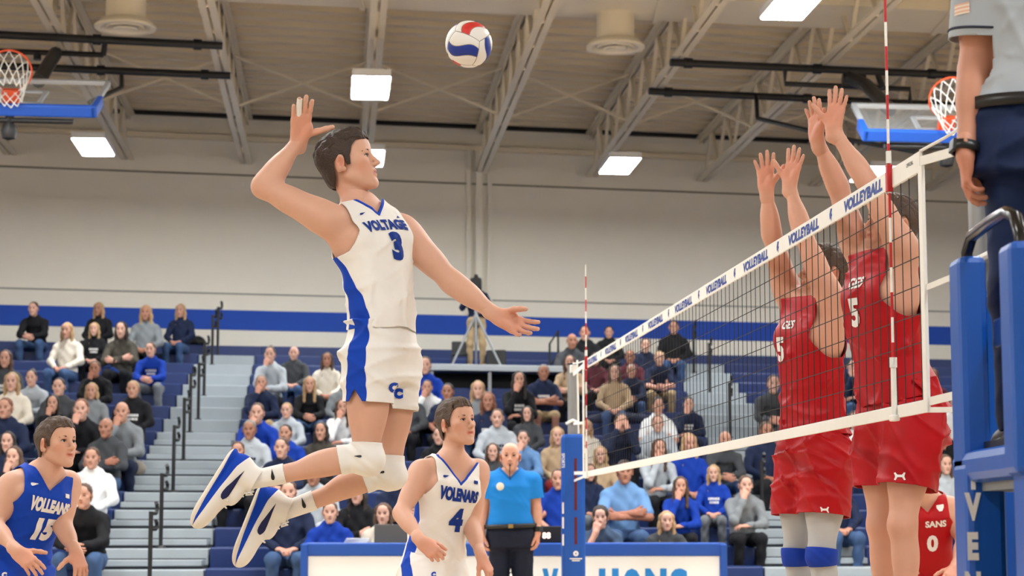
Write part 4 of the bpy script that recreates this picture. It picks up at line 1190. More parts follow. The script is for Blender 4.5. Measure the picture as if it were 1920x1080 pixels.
P15 = person(dict(label='teammate in royal blue jersey number 15 at the left edge of the picture', Y=10.7, s=1.0, hs=1.08, skin=SKIN_A, hair=HAIR_BR, hairstyle='full', seed=17, mouth=.004,
    J=dict(pel=(30, 1065, .05), waist=(42, 1010, .05), chest=(68, 935, .0), neck=(86, 884, 0),
           hipR=(8, 1085, -.06), hipL=(60, 1088, .10), knR=(25, 1230, -.30), knL=(100, 1230, -.05), anR=(-20, 1390, 0), anL=(70, 1390, .2),
           shR=(20, 912, -.08), elR=(-12, 985, -.20), wrR=(32, 1034, -.40), shL=(128, 905, .12), elL=(118, 988, .02), wrL=(142, 1035, -.14)),
    head=(106, 834, -.02, (.80, -.58, .10), (0.05, 0, 1)), gaze=(.6, -.3, .35),
    handR=dict(fd=(.75, -.3, -.55), pn=(-.1, .8, -.4), curl=(.3, .35, .4, .45), spread=.9, thumb=(.9, .3), tcurl=.1),
    handL=dict(fd=(.35, -.45, -.75), pn=(-.45, .5, -.6), curl=(.3, .35, .4, .45), spread=1.2, thumb=(1.0, .2), tcurl=.1),
    jersey=dict(mat=C_ROYAL, hem=-.02, neck=.84, trim=C_ROYAL, fold=.0065, seed=33, armpit=.66,
        text=[dict(t='VOLLEANS', h=.06, pos=(-.02, .72), bold=.065, squeeze=.66, shear=.12, mat=C_WTXT, name='wordmark'), dict(t='15', h=.13, pos=(-.02, .49), bold=.07, shear=.2, squeeze=.9, mat=C_WTXT, name='number')],
        marks=[dict(poly=SWOOSH, h=.045, pos=(.09, .86), mat=C_WTXT), dict(poly=[(-.5, .3), (-.2, 0), (-.5, -.3), (.5, -.3), (.2, 0), (.5, .3)], h=.03, pos=(-.11, .84), mat=C_WTXT)]),
    shorts=dict(mat=C_ROYAL, len=.62, fold=.004, seed=18, cuff=.12, waist=.2)))
short_mark(P15, 8, 1078, 10.4, .03, None, 'shorts_emblem', C_WTXT, 'C')
P10 = person(dict(label='red player waiting low behind the blockers, jersey number ending in 0', Y=13.2, s=1.0, hs=1.06, skin=SKIN_B, hair=HAIR_DK, hairstyle='short', seed=19,
    J=dict(pel=(1736, 1085, .1), waist=(1736, 1040, .05), chest=(1734, 975, .0), neck=(1732, 930, -.05),
           hipR=(1712, 1100, .05), hipL=(1765, 1100, .05), knR=(1690, 1190, -.3), knL=(1790, 1190, -.3), anR=(1690, 1290, .1), anL=(1790, 1290, .1),
           shR=(1682, 950, .0), elR=(1660, 1015, -.1), wrR=(1680, 1060, -.35), shL=(1782, 950, .0), elL=(1806, 1015, -.1), wrL=(1790, 1065, -.35)),
    head=(1712, 885, -.1, (-.5, -.85, .15), (0, 0, 1)),
    handR=dict(fd=(.4, -.6, -.4), pn=(.3, .2, -.9), curl=(.3,)*4), handL=dict(fd=(-.4, -.6, -.4), pn=(-.3, .2, -.9), curl=(.3,)*4),
    jersey=dict(mat=C_RED, hem=-.05, neck=.86, trim=C_RED, fold=.004, seed=41, armpit=.66,
        text=[dict(t='SANS', h=.05, pos=(-.045, .72), bold=.04, squeeze=.9, mat=C_WTXT, name='wordmark'), dict(t='0', h=.11, pos=(-.02, .48), bold=.05, mat=C_WTXT, name='number')],
        marks=[dict(poly=[(-.5, .35), (-.5, 0), (-.2, -.4), (.2, -.4), (.5, 0), (.5, .35)], h=.05, pos=(-.085, .9), mat=C_WTXT)]),
    shorts=dict(mat=C_RED, len=.62, fold=.005, seed=18, cuff=.12, waist=.2)))

# ------------------------------------------------------------------ officials
M_navyline = mat('sleeve_line_navy', (30, 38, 60), .7)
C_POLO = cloth('polo_blue', (22, 128, 214)); C_NAVY = cloth('trouser_navy', (20, 26, 46)); C_GREYSH = cloth('official_grey', (168, 176, 184)); M_belt = mat('belt_black', (18, 18, 20), 0.4)
R2 = person(dict(label='official in bright blue polo and navy trousers standing behind player 4, whistle in mouth', Y=17.7, s=.98, hs=1.06, girth=1.16, belly=.26, inner=.9, leg=.86, skin=SKIN_B, hair=mat('hair_grey', (120, 110, 102), 0.7), hairstyle='none', brow=HAIR_BR, fine=0, arm=1.0,
    J=dict(pel=(958, 1000, 0), waist=(957, 970, 0), chest=(956, 920, 0), neck=(956, 888, 0),
           hipR=(938, 1008, 0), hipL=(978, 1008, 0), knR=(934, 1105, 0), knL=(982, 1105, 0), anR=(932, 1188, 0), anL=(984, 1188, 0),
           shR=(915, 903, 0), elR=(906, 955, 0), wrR=(903, 1000, -.05), shL=(998, 903, 0), elL=(1006, 955, 0), wrL=(1008, 998, -.05)),
    head=(957, 857, -.02, (-.03, -1, .02), (0, 0, 1)),
    handR=dict(fd=(.05, -.15, -1), pn=(.9, .2, 0), curl=(.4, .45, .5, .5), spread=.5, thumb=(.4, .3)), handL=dict(fd=(.0, -.15, -1), pn=(-.9, .2, 0), curl=(.4, .45, .5, .5), spread=.5, thumb=(.4, .3)),
    jersey=dict(name='polo_shirt', mat=C_POLO, hem=.10, neck=.93, trim=cloth('polo_collar', (16, 104, 182)), trimw=.03, sleeve=.62, fold=.003, seed=51, off=.016),
    shorts=dict(name='trousers', mat=C_NAVY, len=1.0, full=1, off=.022, fold=.003, seed=28, cuff=.10, waist=.15)))
def ring(P, t, name, m, r0, r1, h, parent=None):
    sp = P['sp']; b = MB(); r, f, u = sp.frame(t); V = []; n = 40
    for (k, z) in ((0, -h), (0, h), (.006, h), (.006, -h)):
        pass
    pts = [sp.at(t, (r0) * math.cos(2*math.pi*i/n), (r1) * math.sin(2*math.pi*i/n)) for i in range(n)]
    V = []; F = []
    for p in pts: V += [p - u * h, p + u * h]
    for i in range(n): F.append([2*i, 2*((i+1) % n), 2*((i+1) % n)+1, 2*i+1])
    me = raw_mesh(name, np.array(V), F, True); me.materials.append(m); o = link_mesh(name, me, None, P['root'])
    md = o.modifiers.new('thick', 'SOLIDIFY'); md.thickness = .006; md.offset = 1
    return o
ring(R2, .12, 'belt', M_belt, .238, .188, .018)
c = R2['sp'].at(.12, 0, .198); MB().obox(c, (.022, 0, 0), (0, .004, 0), (0, 0, .017)).build('belt_buckle', mat('brass', (176, 150, 96), 0.3, metal=.8), R2['root'], bevel=.003)
W = R2['W']; MB().tube([W(0, .098, -.062), W(0, .115, -.066), W(0, .125, -.075)], .009, 8).build('whistle', M_black, R2['root'], True)
MB().tube([W(0, .12, -.078), W(.005, .09, -.14), W(.0, .085, -.19)], .004, 6).build('whistle_cord', M_black, R2['root'], True)
b = MB(); c = R2['sp'].at(.78, .09, .135)
project('chest_badge', np.array([(.0, 0, 0)] + [(.035*math.cos(a), .035*math.sin(a), 0) for a in np.linspace(0, 2*math.pi, 17)[:-1]]), [[0, i, i % 16 + 1] for i in range(1, 17)], R2['jtree'], lambda u, v: (R2['sp'].at(.78 + v / R2['sp'].L, .085 - u, .4), -R2['sp'].frame(.78)[1]), mat('badge', (222, 214, 196), .5), R2['root'])
def wrist_band(P, q, m, r=.036, w=.022, face=None):
    wr, el = P['J']['wr' + q], P['J']['el' + q]; u = nrm(el - wr); c = wr + u * .02; x = nrm(np.cross(u, [0, 1, 0.1])); y = np.cross(u, x); n = 24; V = []; F = []
    for z in (-w, w):
        for k in range(n): V.append(c + u * z + r * (math.cos(2*math.pi*k/n) * x * 1.12 + math.sin(2*math.pi*k/n) * y * .95))
    for k in range(n): F.append([k, (k+1) % n, n + (k+1) % n, n + k])
    me = raw_mesh('watch_band', np.array(V), F, True); me.materials.append(m); o = link_mesh('watch_band', me, None, P['root'])
    md = o.modifiers.new('thick', 'SOLIDIFY'); md.thickness = .006; md.offset = 1
    if face is not None:
        f = nrm(np.asarray(face, float)); f = nrm(f - u * (f @ u)); MB().obox(c + f * (r + .006), np.cross(f, u) * .02, u * .022, f * .006).build('watch_face', m, P['root'], bevel=.004)
wrist_band(R2, 'L', M_belt, face=(.6, -.8, 0))
for q in 'RL':
    an = R2['J']['an' + q]; shoe(R2['root'], an + [0, 0, .03], (0, -1, 0), (0, 0, 1), 1.0, (0, -1, 0), M_belt, M_belt, M_belt, q, laces=False)

C_SLEEVE = C_GREYSH
R1 = person(dict(label='referee in grey shirt and navy trousers standing high on the padded stand', Y=6.35, s=1.0, hs=1.05, girth=1.12, inner=.9, leg=.88, skin=SKIN_C, hair=HAIR_DK, hairstyle='short', arm=1.12,
    J=dict(pel=(1950, 250, 0), waist=(1950, 190, 0), chest=(1950, 20, 0), neck=(1950, -110, 0),
           hipR=(2005, 275, 0), hipL=(1900, 275, 0), knR=(2000, 545, 0), knL=(1908, 545, 0), anR=(2000, 790, 0), anL=(1910, 790, 0),
           shR=(2060, -70, 0), elR=(2090, 120, 0), wrR=(2080, 270, -.1), shL=(1842, -62, 0), elL=(1828, 125, 0.02), wrL=(1810, 290, -.06)),
    head=(1950, -220, 0, (0, 1, 0), (0, 0, 1)), fine=0,
    handR=dict(fd=(0, -.1, -1), pn=(.9, .2, 0), curl=(.4,)*4), handL=dict(fd=(.02, .1, -1), pn=(.75, -.1, .1), curl=(.30, .42, .5, .55), spread=.6, thumb=(.35, .5), tcurl=.15),
    jersey=dict(name='shirt', mat=C_GREYSH, hem=.12, neck=.93, trim=C_GREYSH, sleeve=.74, fold=.005, seed=61, off=.02),
    shorts=dict(name='trousers', mat=cloth('trouser_blue', (18, 36, 74)), len=1.02, full=1, off=.026, fold=.004, seed=29, cuff=.11, waist=.15)))
ring(R1, .125, 'belt', M_belt, .236, .174, .02)
wrist_band(R1, 'L', M_belt, r=.039, w=.016, face=(-1, -.2, 0))
for q in 'RL':
    shoe(R1['root'], R1['J']['an' + q] + [0, 0, 0.02], (0, 1, 0), (0, 0, 1), 1.0, (0, -1, 0), M_belt, M_belt, M_belt, q, laces=False)

# sleeve line and faded flag patch on the referee's left sleeve
_J = R1['J']; u = nrm(_J['elL'] - _J['shL']); c = _J['shL'] + (_J['elL'] - _J['shL']) * .66
x = nrm(np.cross(u, [0, 1, 0])); y = np.cross(u, x)
_b = MB()
tr = R1['jtree']; pts = []
for k in range(28):
    dd = math.cos(2*math.pi*k/28) * x + math.sin(2*math.pi*k/28) * y
    hit = tr.ray_cast(Vector(c + dd * .115), Vector(-dd)); pts.append(np.array(hit[0]) + dd * .001 if hit[0] is not None and (np.array(hit[0]) - c) @ dd > .05 else c + dd * .088)
_b.tube(pts, .0045, 6, True); _b.build('sleeve_line', M_navyline, R1['root'], True)
c2 = _J['shL'] + (_J['elL'] - _J['shL']) * .47; dv = nrm(CC(-.75, -.65, 0))
for k in range(6):
    project('flag_patch', np.array([(-.03, -.018 + .006 * k, 0), (.03, -.018 + .006 * k, 0), (.03, -.012 + .006 * k, 0), (-.03, -.012 + .006 * k, 0)]), [[0, 1, 2], [0, 2, 3]], tr, lambda a, b: (c2 + dv * .3 + nrm(np.cross([0, 0, 1], dv)) * a + CC(0, 0, 1) * b, -dv), mat('patch_peach', (222, 176, 152), .8) if k % 2 else mat('patch_cream', (232, 220, 206), .8), R1['root'], lift=.003)
# ================================================================== net, posts, stand, hoops, ball, table
M_tape = mat('net_tape_white', (238, 236, 230), 0.65, noise=0.03, scale=15)
M_cord = mat('net_cord_black', (26, 24, 24), 0.7)
M_tapetxt = mat('tape_print_blue', (28, 62, 150), 0.6)
NA, NB = at_z(1673, 316, 2.43), at_z(1102, 672, 2.43)
ND = nrm(NB - NA); NN = nrm(np.cross(ND, [0, 0, 1])) * 1.0          # ND runs away from the camera
if NN[0] > 0: NN = -NN                                             # NN looks to the attacking side
N0, N1 = -0.38, 9.30
def NP(m, z, off=0.0):
    p = NA + ND * m + NN * off; return np.array([p[0], p[1], z])
net = empty('volleyball_net', NP(4.5, 1.43), 0, 'black mesh volleyball net with white printed top band', 'net')
b = MB(); pitch = 0.11
k = N0 + 0.05
while k < N1:
    b.bar(NP(k, 1.45), NP(k, 2.38), .0032, .0032); k += pitch
z = 1.48
while z < 2.36:
    b.bar(NP(N0, z), NP(N1, z), .0032, .0032); z += pitch
tag(b.build('net_mesh', M_cord, net), kind='stuff')
band = MB().obox(NP((N0 + N1) / 2, 2.39), ND * (N1 - N0) / 2, NN * .006, (0, 0, .04)).build('top_band', M_tape, net, bevel=.003)
MB().obox(NP((N0 + N1) / 2, 1.455), ND * (N1 - N0) / 2, NN * .005, (0, 0, .025)).build('bottom_band', M_tape, net, bevel=.003)
for m in (N0, N1):
    MB().obox(NP(m, 1.90), ND * .025, NN * .007, (0, 0, .47)).build('side_band', M_tape, net, bevel=.003)
STAR = [(math.cos(a) * r, math.sin(a) * r) for a, r in zip(np.linspace(math.pi / 2, 2.5 * math.pi, 11)[:-1], [.5, .24] * 5)]
tv, tf = text_mesh('VOLLEYBALL', .05, .12, 1.0); tv[:, 0] *= 11.4 / (tv[:, 0].max() - tv[:, 0].min())
for i in range(9):
    m = 0.42 + 1.035 * i
    P = NP(m, 2.388, .0075) + np.outer(tv[:, 0] * .052, -ND) + np.outer(tv[:, 1] * .052, [0, 0, 1])
    me = raw_mesh('band_lettering', P, [list(f) for f in tf]); me.materials.append(M_tapetxt); link_mesh('band_lettering', me, None, band)
    if i < 8: flat_shape('band_emblem', [[(x * .05, y * .06) for x, y in [(-.5, .1), (-.1, .5), (.5, .45), (.15, .15), (.45, -.05), (.1, -.15), (.2, -.5), (-.15, -.2), (-.4, -.3)]]], NP(m + .52, 2.388, .0055), -ND, (0, 0, 1), M_tapetxt, band)
flat_text('band_lettering', 'OFFICIAL', NP(-.26, 2.40, .006), -ND, (0, 0, 1), .016, M_cord, band, bold=.02)
# cables and straps to the near post
NPOST = np.array([1.685, 7.1, 0]); FPOST = np.array([.545, 17.95, 0])
for (P0, m, dirn) in ((NPOST, N0, 1), (FPOST, N1, -1)):
    tip = lambda z: P0 + [0, 0, z] + nrm(NP(m, 0) - P0 * [1, 1, 0]) * .05
    for (z, zt, w) in ((2.39, 2.375, .035), (1.90, 1.93, .022), (1.47, 1.49, .03), (1.44, 1.42, .02)):
        MB().bar(NP(m, z), tip(zt), .008, w).build('tension_strap', M_tape, net)
    MB().tube([NP(m, 2.43), (NP(m, 2.43) + tip(2.47)) / 2 + [0, 0, -.005], tip(2.47)], .006, 8).build('net_cable', M_tape, net, True)
# antennas
def antenna(m, lb):
    base = NP(m, 1.43, .014); t = empty('antenna', base, 0, lb, 'antenna', 'net antennas')
    for i in range(18):
        c0, c1 = base + [0, 0, .1 * i], base + [0, 0, .1 * (i + 1)]
        MB().tube([c0, c1], .0055, 10).build('stripe', M_red if i % 2 == 0 else M_tape, t, True)
    MB().tube([base - [0, 0, .01], base + [0, 0, .05], base + [0, 0, .2]], [.012, .0115, .011], 12).build('sleeve', M_tape, t, True)
    MB().tube([base + [0, 0, .2], base + [0, 0, .24]], .015, 12).build('collar', M_white, t, True)
    MB().obox(base + [0, 0, .96], ND * .016, NN * .012, (0, 0, .055)).build('clamp', M_red, t, bevel=.004)
    MB().tube([base + [0, 0, 1.02], base + [0, 0, 1.07]], .011, 12).build('clamp_collar', M_white, t, True)
    MB().obox(base, ND * .03, NN * .014, (0, 0, .012)).build('foot_clip', M_tape, t, bevel=.004)
antenna(0.0, 'red and white striped antenna at the near end of the net')
antenna(9.03, 'red and white striped antenna at the far end of the net')

def post(P0, lb, far):
    t = empty('net_post', P0, 0, lb, 'net post', 'net posts')
    MB().tube([P0, P0 + [0, 0, 2.46]], .046, 20).build('pole', M_grey, t, True)
    b = MB(); b.tube([P0 + [0, 0, 2.46], P0 + [0, 0, 2.475]], .05, 20); b.build('cap', M_black, t, True)
    d = nrm(NA + ND * 4 - P0); d[2] = 0; d = nrm(d)
    MB().obox(P0 + d * .05 + [0, 0, 2.42], np.cross(d, [0, 0, 1]) * .03, d * .03, (0, 0, .035)).build('pulley_bracket', M_white, t, bevel=.006)
    MB().tube([P0 + [0.04, -.05, 2.5], P0 + [.045, -.055, 2.2], P0 + [.05, -.055, 1.84]], .008, 8).build('tension_rope', M_tape, t, True)
    # pad: square sleeve with rounded corners, lacing slot and print
    c = P0; w = .105
    for k, (z0, z1) in enumerate(((.05, 1.835),)):
        MB().box((c[0] - w, c[1] - w, z0), (c[0] + w, c[1] + w, z1)).build('post_pad', M_blue, t, bevel=.03)
    MB().obox(P0 + [0, 0, 1.86], (.034, 0, 0), (0, .034, 0), (0, 0, .06)).build('winch_cover', M_red, t, bevel=.01)
    MB().tube([P0 + [-.06, -.05, 1.93], P0 + [.0, -.08, 1.96], P0 + [.06, -.05, 1.93]], .014, 8).build('strap_end', M_tape, t, True)
    if far:
        x = c[0] + .02
        for (z0, z1) in ((1.16, 1.62), (.86, 1.10)):
            MB().box((x - .012, c[1] - w - .004, z0), (x + .012, c[1] - w + .01, z1)).build('lacing_slot', mat('slot_dark_red', (96, 14, 20), .7), t)
        flat_text('pad_lettering', 'SPORTS', (c[0] - w + .015, c[1] - w - .002, 1.60), (0, 0, -1), (1, 0, 0), .028, C_WTXT, t, lift=.002)
        for zz in (1.18, 1.05, .9):
            flat_shape('pad_print', [[(-.008, -.05), (.008, -.05), (.008, .05), (-.008, .05)]], (c[0] - w + .012, c[1] - w - .002, zz), (1, 0, 0), (0, 0, 1), C_WTXT, t)
        q = (c[0] + .02, c[1] - w - .003, .78)
        V2 = [(.024 * math.cos(a), .024 * math.sin(a)) for a in np.linspace(0, 2*math.pi, 18)[:-1]]
        flat_shape('pad_emblem', [V2], q, (1, 0, 0), (0, 0, 1), C_WTXT, t); flat_shape('pad_emblem', [[(x * .3, y * .3) for x, y in V2]], q, (1, 0, 0), (0, 0, 1), M_blue, t, lift=.003)
        for dz, wd in ((-.045, .055), (-.062, .035)):
            flat_shape('pad_print', [[(-wd, -.005), (wd, -.005), (wd, .005), (-wd, .005)]], (q[0], q[1], q[2] + dz), (1, 0, 0), (0, 0, 1), C_WTXT, t)
    return t
post(NPOST, 'grey net post in blue pad beside the referee stand', False)
post(FPOST, 'far grey net post in blue pad with red slots', True)

# ------------------------------------------------------------------ referee stand
t = empty('referee_stand', (1.75, 5.95, 0), 0, 'blue padded referee stand at the right edge carrying the grey-shirted referee', 'referee stand')
def upright(x, y, z0, z1, hx, hy, nm='padded_upright'):
    return MB().box((x - hx, y - hy, z0), (x + hx, y + hy, z1)).build(nm, M_blue, t, bevel=.022)
ua = at(1819, 700, 6.25); uc = at(1908, 700, 5.45)
upright(ua[0], 6.25, 1.14, 1.842, .045, .075); upright(uc[0] + .02, 5.45, 1.14, 1.775, .05, .07)
lowp = upright(ua[0] + .012, 6.22, .02, 1.2, .062, .09, 'padded_leg'); upright(uc[0] + .05, 5.45, .02, 1.2, .055, .08, 'padded_leg')
for y in (6.25, 5.45): upright(2.42, y, .02, 1.84, .05, .075)
MB().box((ua[0] - .045, 5.36, 1.135), (2.45, 6.36, 1.235)).build('platform_pad', M_blue, t, bevel=.03)
MB().box((ua[0] + .02, 5.42, 1.235), (2.42, 6.5, 1.262)).build('platform_deck', M_black, t)
MB().box((ua[0], 5.5, 1.11), (2.4, 6.3, 1.137)).build('platform_underside', mat('pad_underside_grey', (140, 146, 152), .6), t)
for z in (.35, .75):
    MB().tube([(ua[0] + .04, 6.22, z), (uc[0] + .1, 5.45, z)], .022, 10).build('cross_bar', M_black, t, True)
MB().box((ua[0] + .1, 5.52, .05), (ua[0] + .16, 6.15, 1.1)).build('brace_panel', M_dark, t)
MB().obox((ua[0] + .10, 6.12, 1.60), (.035, 0, 0), (0, .09, 0), (0, 0, .045)).build('pad_strap', mat('strap_blue', (10, 62, 138), .5), t, bevel=.01)
hA, hC = np.array([ua[0], 6.25, 1.80]), np.array([uc[0] + .02, 5.45, 1.74])
MB().tube([hA, hA + [0, 0, .06], hA + [.005, -.05, .105], hA * .5 + hC * .5 + [0, 0, .13], hC + [-.01, .10, .14], hC + [-.005, .03, .115], hC + [0, 0, .05], hC], .0185, 12).build('hand_rail', mat('rail_black_gloss', (20, 20, 22), .2), t, True)
for ch, yy in (('I', 892), ('V', 950), ('E', 1024), ('N', 1098)):
    c = at(1824, yy, 6.13); flat_text('leg_lettering', ch, (c[0], 6.129, c[2]), (1, 0, 0), (0, 0, 1), .085, C_WTXT, t, bold=.06, squeeze=.62, lift=.002)

# ------------------------------------------------------------------ the ball
def ball(c, R):
    t = empty('volleyball', c - np.array([0, 0, R]), 0, 'red, white and blue volleyball in the air above the attacker', 'ball')
    mw, mb, mr = mat('ball_white', (240, 238, 234), .45), mat('ball_blue', (14, 52, 150), .45), mat('ball_red', (214, 52, 48), .45)
    MB().lathe([(R * .975 * math.cos(a), R * .975 * math.sin(a)) for a in np.linspace(-math.pi / 2 + .01, math.pi / 2 - .01, 20)], c, 32).build('bladder', mat('seam_dark', (150, 140, 134), .7), t, True)
    Rm = np.array(Matrix.Rotation(.55, 3, 'X') @ Matrix.Rotation(-.35, 3, 'Z') @ Matrix.Rotation(.3, 3, 'Y'))
    axes = [((1,0,0),(0,0,1),(0,-1,0), mb), ((-1,0,0),(0,0,1),(0,1,0), mb), ((0,1,0),(1,0,0),(0,0,1), mr), ((0,-1,0),(1,0,0),(0,0,1), mb), ((0,0,1),(0,1,0),(1,0,0), mr), ((0,0,-1),(0,1,0),(1,0,0), mr)]
    n = 12
    for (nn, uu, vv, col) in axes:
        nn, uu, vv = CC(*nn), CC(*uu), CC(*vv)
        for s3 in range(3):
            V = []; F = []
            for i in range(n + 1):
                u = -1 + 2 * i / n
                for j in range(7):
                    e0 = -1 + 2 * s3 / 3.0; e1 = e0 + 2 / 3.0
                    bend = .26 * math.sin(u * 2.4)
                    lo_ = e0 + (bend if s3 > 0 else 0); hi_ = e1 + (bend if s3 < 2 else 0)
                    v = lo_ + (hi_ - lo_) * (.03 + .94 * j / 6); uu_ = u * .98
                    d = nrm(nn + uu * math.tan(uu_ * math.pi / 4) + vv * math.tan(v * math.pi / 4))
                    edge = min(1, 8 * min(j / 6, 1 - j / 6) + .0) * min(1, 10 * (1 - abs(u)))
                    V.append(c + Rm @ d * R * (.978 + .022 * edge ** .5))
            for i in range(n):
                for j in range(6): F.append([i*7+j, (i+1)*7+j, (i+1)*7+j+1, i*7+j+1])
            me = raw_mesh('panel', np.array(V), F, True); me.materials.append(col if s3 == 1 else mw); link_mesh('panel', me, None, t)
ball(at(879, 83, 8.75), .105)

# ------------------------------------------------------------------ folded basketball goals
M_glass = bpy.data.materials.new('backboard_glass'); M_glass.use_nodes = True
_b = M_glass.node_tree.nodes['Principled BSDF']; _b.inputs['Base Color'].default_value = (.75, .82, .85, 1); _b.inputs['Roughness'].default_value = .08; _b.inputs['Alpha'].default_value = .12
M_frame = mat('board_frame', (196, 202, 208), .4, metal=.3); M_orange = mat('rim_orange', (226, 84, 40), .45); M_twine = mat('net_twine', (232, 230, 226), .8)
M_hpad = mat('board_pad_blue', (16, 84, 190), .45)
def goal(cx, cy, lb, mir, pipes, mast):
    """board swung up and leaning back under the roof: the padded bottom edge is nearest and lowest"""
    Y = 21.6
    c = at(cx, cy, Y); X, zc = c[0], c[2]
    t = empty('basketball_goal', (X, Y + .5, zc), 0, lb, 'basketball goal', 'raised basketball goals')
    ux, bd = nrm([1.0, K * .5, 0]), nrm([0, .87, .50]); bn = nrm(np.cross(ux, bd)); O = CC(X, Y, zc)
    if bn[2] < 0: bn = -bn
    G = lambda a, d, h: tuple(O + ux * a + bd * d + bn * h)
    HW, D = .915, 1.02
    MB().box((-HW, 0, 0), (HW, D, .015), G).build('glass_board', M_glass, t)
    for lo_, hi_ in (((-HW, 0, -.02), (HW, .05, .03)), ((-HW, D - .05, -.02), (HW, D, .03)), ((-HW, 0, -.02), (-HW + .05, D, .03)), ((HW - .05, 0, -.02), (HW, D, .03))):
        MB().box(lo_, hi_, G).build('board_frame', M_frame, t)
    for lo_, hi_ in (((-.3, .57, -.006), (.3, .62, .02)), ((-.3, .15, -.006), (.3, .2, .02)), ((-.3, .15, -.006), (-.25, .62, .02)), ((.25, .15, -.006), (.3, .62, .02))):
        MB().box(lo_, hi_, G).build('target_line', M_frame, t)
    MB().box((-HW - .03, -.05, -.08), (HW + .03, .02, .06), G).build('bottom_pad', M_hpad, t, bevel=.02)
    for s in (-1, 1):
        MB().box((s * HW - .035, -.05, -.075), (s * HW + .035, .36, .055), G).build('corner_pad', M_hpad, t, bevel=.015)
    rc = O + bd * .10 + bn * .40; u, v, ax = ux, bn, bd
    MB().tube([rc + .232 * (math.cos(a) * u + math.sin(a) * v) for a in np.linspace(0, 2*math.pi, 33)[:-1]], .012, 8, True).build('rim', M_orange, t, True)
    MB().obox(O + bd * .09 + bn * .10, u * .09, ax * .05, v * .09).build('rim_bracket', M_orange, t, bevel=.01)
    b = MB(); n = 12
    def npt(k, j):
        a = 2 * math.pi * (k + j * .5) / n; f = j / 4.0
        p = rc + .226 * (1 - .40 * f) * (math.cos(a) * u + math.sin(a) * v)
        return p - ax * .10 * math.sin(f * 2.2) + np.array([0.03 * f, 0, -.26 * f ** 1.2])
    for k in range(n):
        for j in range(4):
            b.tube([npt(k, j), npt(k, j + 1)], .006, 5); b.tube([npt(k + 1, j), npt(k, j + 1)], .006, 5)
    tag(b.build('goal_net', M_twine, t), kind='stuff')
    # ceiling frame
    for (x0, y0, x1, y1) in pipes:
        p, q = at_z(x0, y0, 6.98), at_z(x1, y1, 6.98)
        MB().tube([p, q], .05, 12).build('support_pipe', M_black, t, True)
        d = nrm(q - p)
        for f in (.06, .5, .9): MB().tube([p + (q - p) * f - d * .05, p + (q - p) * f + d * .05], .068, 12).build('pipe_clamp', M_black, t, True)
    for pts, r in mast:
        MB().tube([at(*p) for p in pts], r, 12).build('mast_bar', M_black, t, True)
    MB().tube([G(-HW * .75, .0, -.14), G(HW * .75, .0, -.14)], .03, 10).build('lower_bar', M_black, t, True)
    MB().lathe([(.0, -.10), (.07, -.08), (.09, 0), (.07, .08), (0, .1)], tuple(CC(*G(-.02 * mir, .05, -.12)) + CC(0, 0, -.16)), 16).build('winch', M_black, t, True)
    MB().tube([tuple(CC(*G(-.02 * mir, .05, -.12)) + CC(0, 0, -.1)), G(0, .05, -.02)], .05, 10).build('winch_mount', M_black, t, True)
goal(18, 203, 'raised glass basketball goal with blue pad at the left edge', 1, ((-60, 62, 417, 86), (-60, 121, 432, 142)),
     (([(-40, 94, 24.8), (194, 103, 25.0)], .035), ([(194, 103, 25.0), (197, 78, 24.9)], .035), ([(104, 100, 24.9), (72, 152, 23.0)], .085), ([(70, 100, 24.9), (70, 112, 24.9)], .05), ([(228, 142, 26.0), (228, 164, 25.8), (168, 192, 22.9)], .028)))
goal(1775, 254, 'raised glass basketball goal with blue pad behind the referee\'s arm', -1, ((1257, 117, 1800, 141), (1217, 171, 1800, 198)),
     (([(1472, 130, 25.2), (1472, 157, 25.2), (1706, 167, 25.4), (1706, 195, 25.4)], .033), ([(1592, 145, 25.0), (1625, 160, 24.8), (1668, 205, 23.2)], .085), ([(1580, 152, 25.1), (1622, 152, 25.1)], .10), ([(1646, 140, 25.2), (1655, 165, 25.2)], .04), ([(1418, 180, 26.2), (1420, 222, 26.0), (1590, 262, 24.6), (1720, 285, 23.4)], .03)))

# ------------------------------------------------------------------ scorer's table
TY = 19.2
tl, tr_ = at(566, 1020, TY)[0], at(1361, 1022, TY)[0]; th = at(960, 1018, TY)[2]
M_banner = mat('banner_white', (240, 242, 242), .6); M_bannertxt = mat('banner_cyan', (22, 128, 206), .6); M_tblue = mat('table_blue', (16, 74, 164), .5, noise=.04, scale=5)
tb = empty('scorers_table', ((tl + tr_) / 2, TY, 0), 0, 'long scorer\'s table with blue rim and white lettered banner', 'table')
MB().box((tl, TY, th - .125), (tr_, TY + .75, th)).build('table_top', M_tblue, tb, bevel=.015)
MB().box((tl + .06, TY + .02, .05), (tr_ - .06, TY + .05, th - .12)).build('banner', M_banner, tb)
for x in (tl - .01, tr_ - .055): MB().box((x, TY - .02, 0), (x + .065, TY + .75, th - .01)).build('end_post', M_tblue, tb, bevel=.012)
MB().box((tl, TY + .0, 0), (tr_, TY + .06, .06)).build('kick_rail', M_tblue, tb)
for ch, x0, x1 in (('V', 1017, 1047), ('O', 1052, 1082), ('L', 1084, 1104), ('H', 1123, 1160), ('O', 1168, 1202), ('N', 1210, 1250), ('S', 1257, 1290)):
    a, b_ = at(x0, 1065, TY)[0], at(x1, 1065, TY)[0]; zt = at(x0, 1066, TY)[2]
    V, F = text_mesh(ch, .07); wd = V[:, 0].max() - V[:, 0].min(); hh = .30
    P = np.array([((a + b_) / 2 + v[0] / wd * (b_ - a), TY + .015, zt - hh / 2 + v[1] * hh) for v in V])
    me = raw_mesh('banner_letter', P, [list(f) for f in F]); me.materials.append(M_bannertxt); link_mesh('banner_letter', me, None, tb)
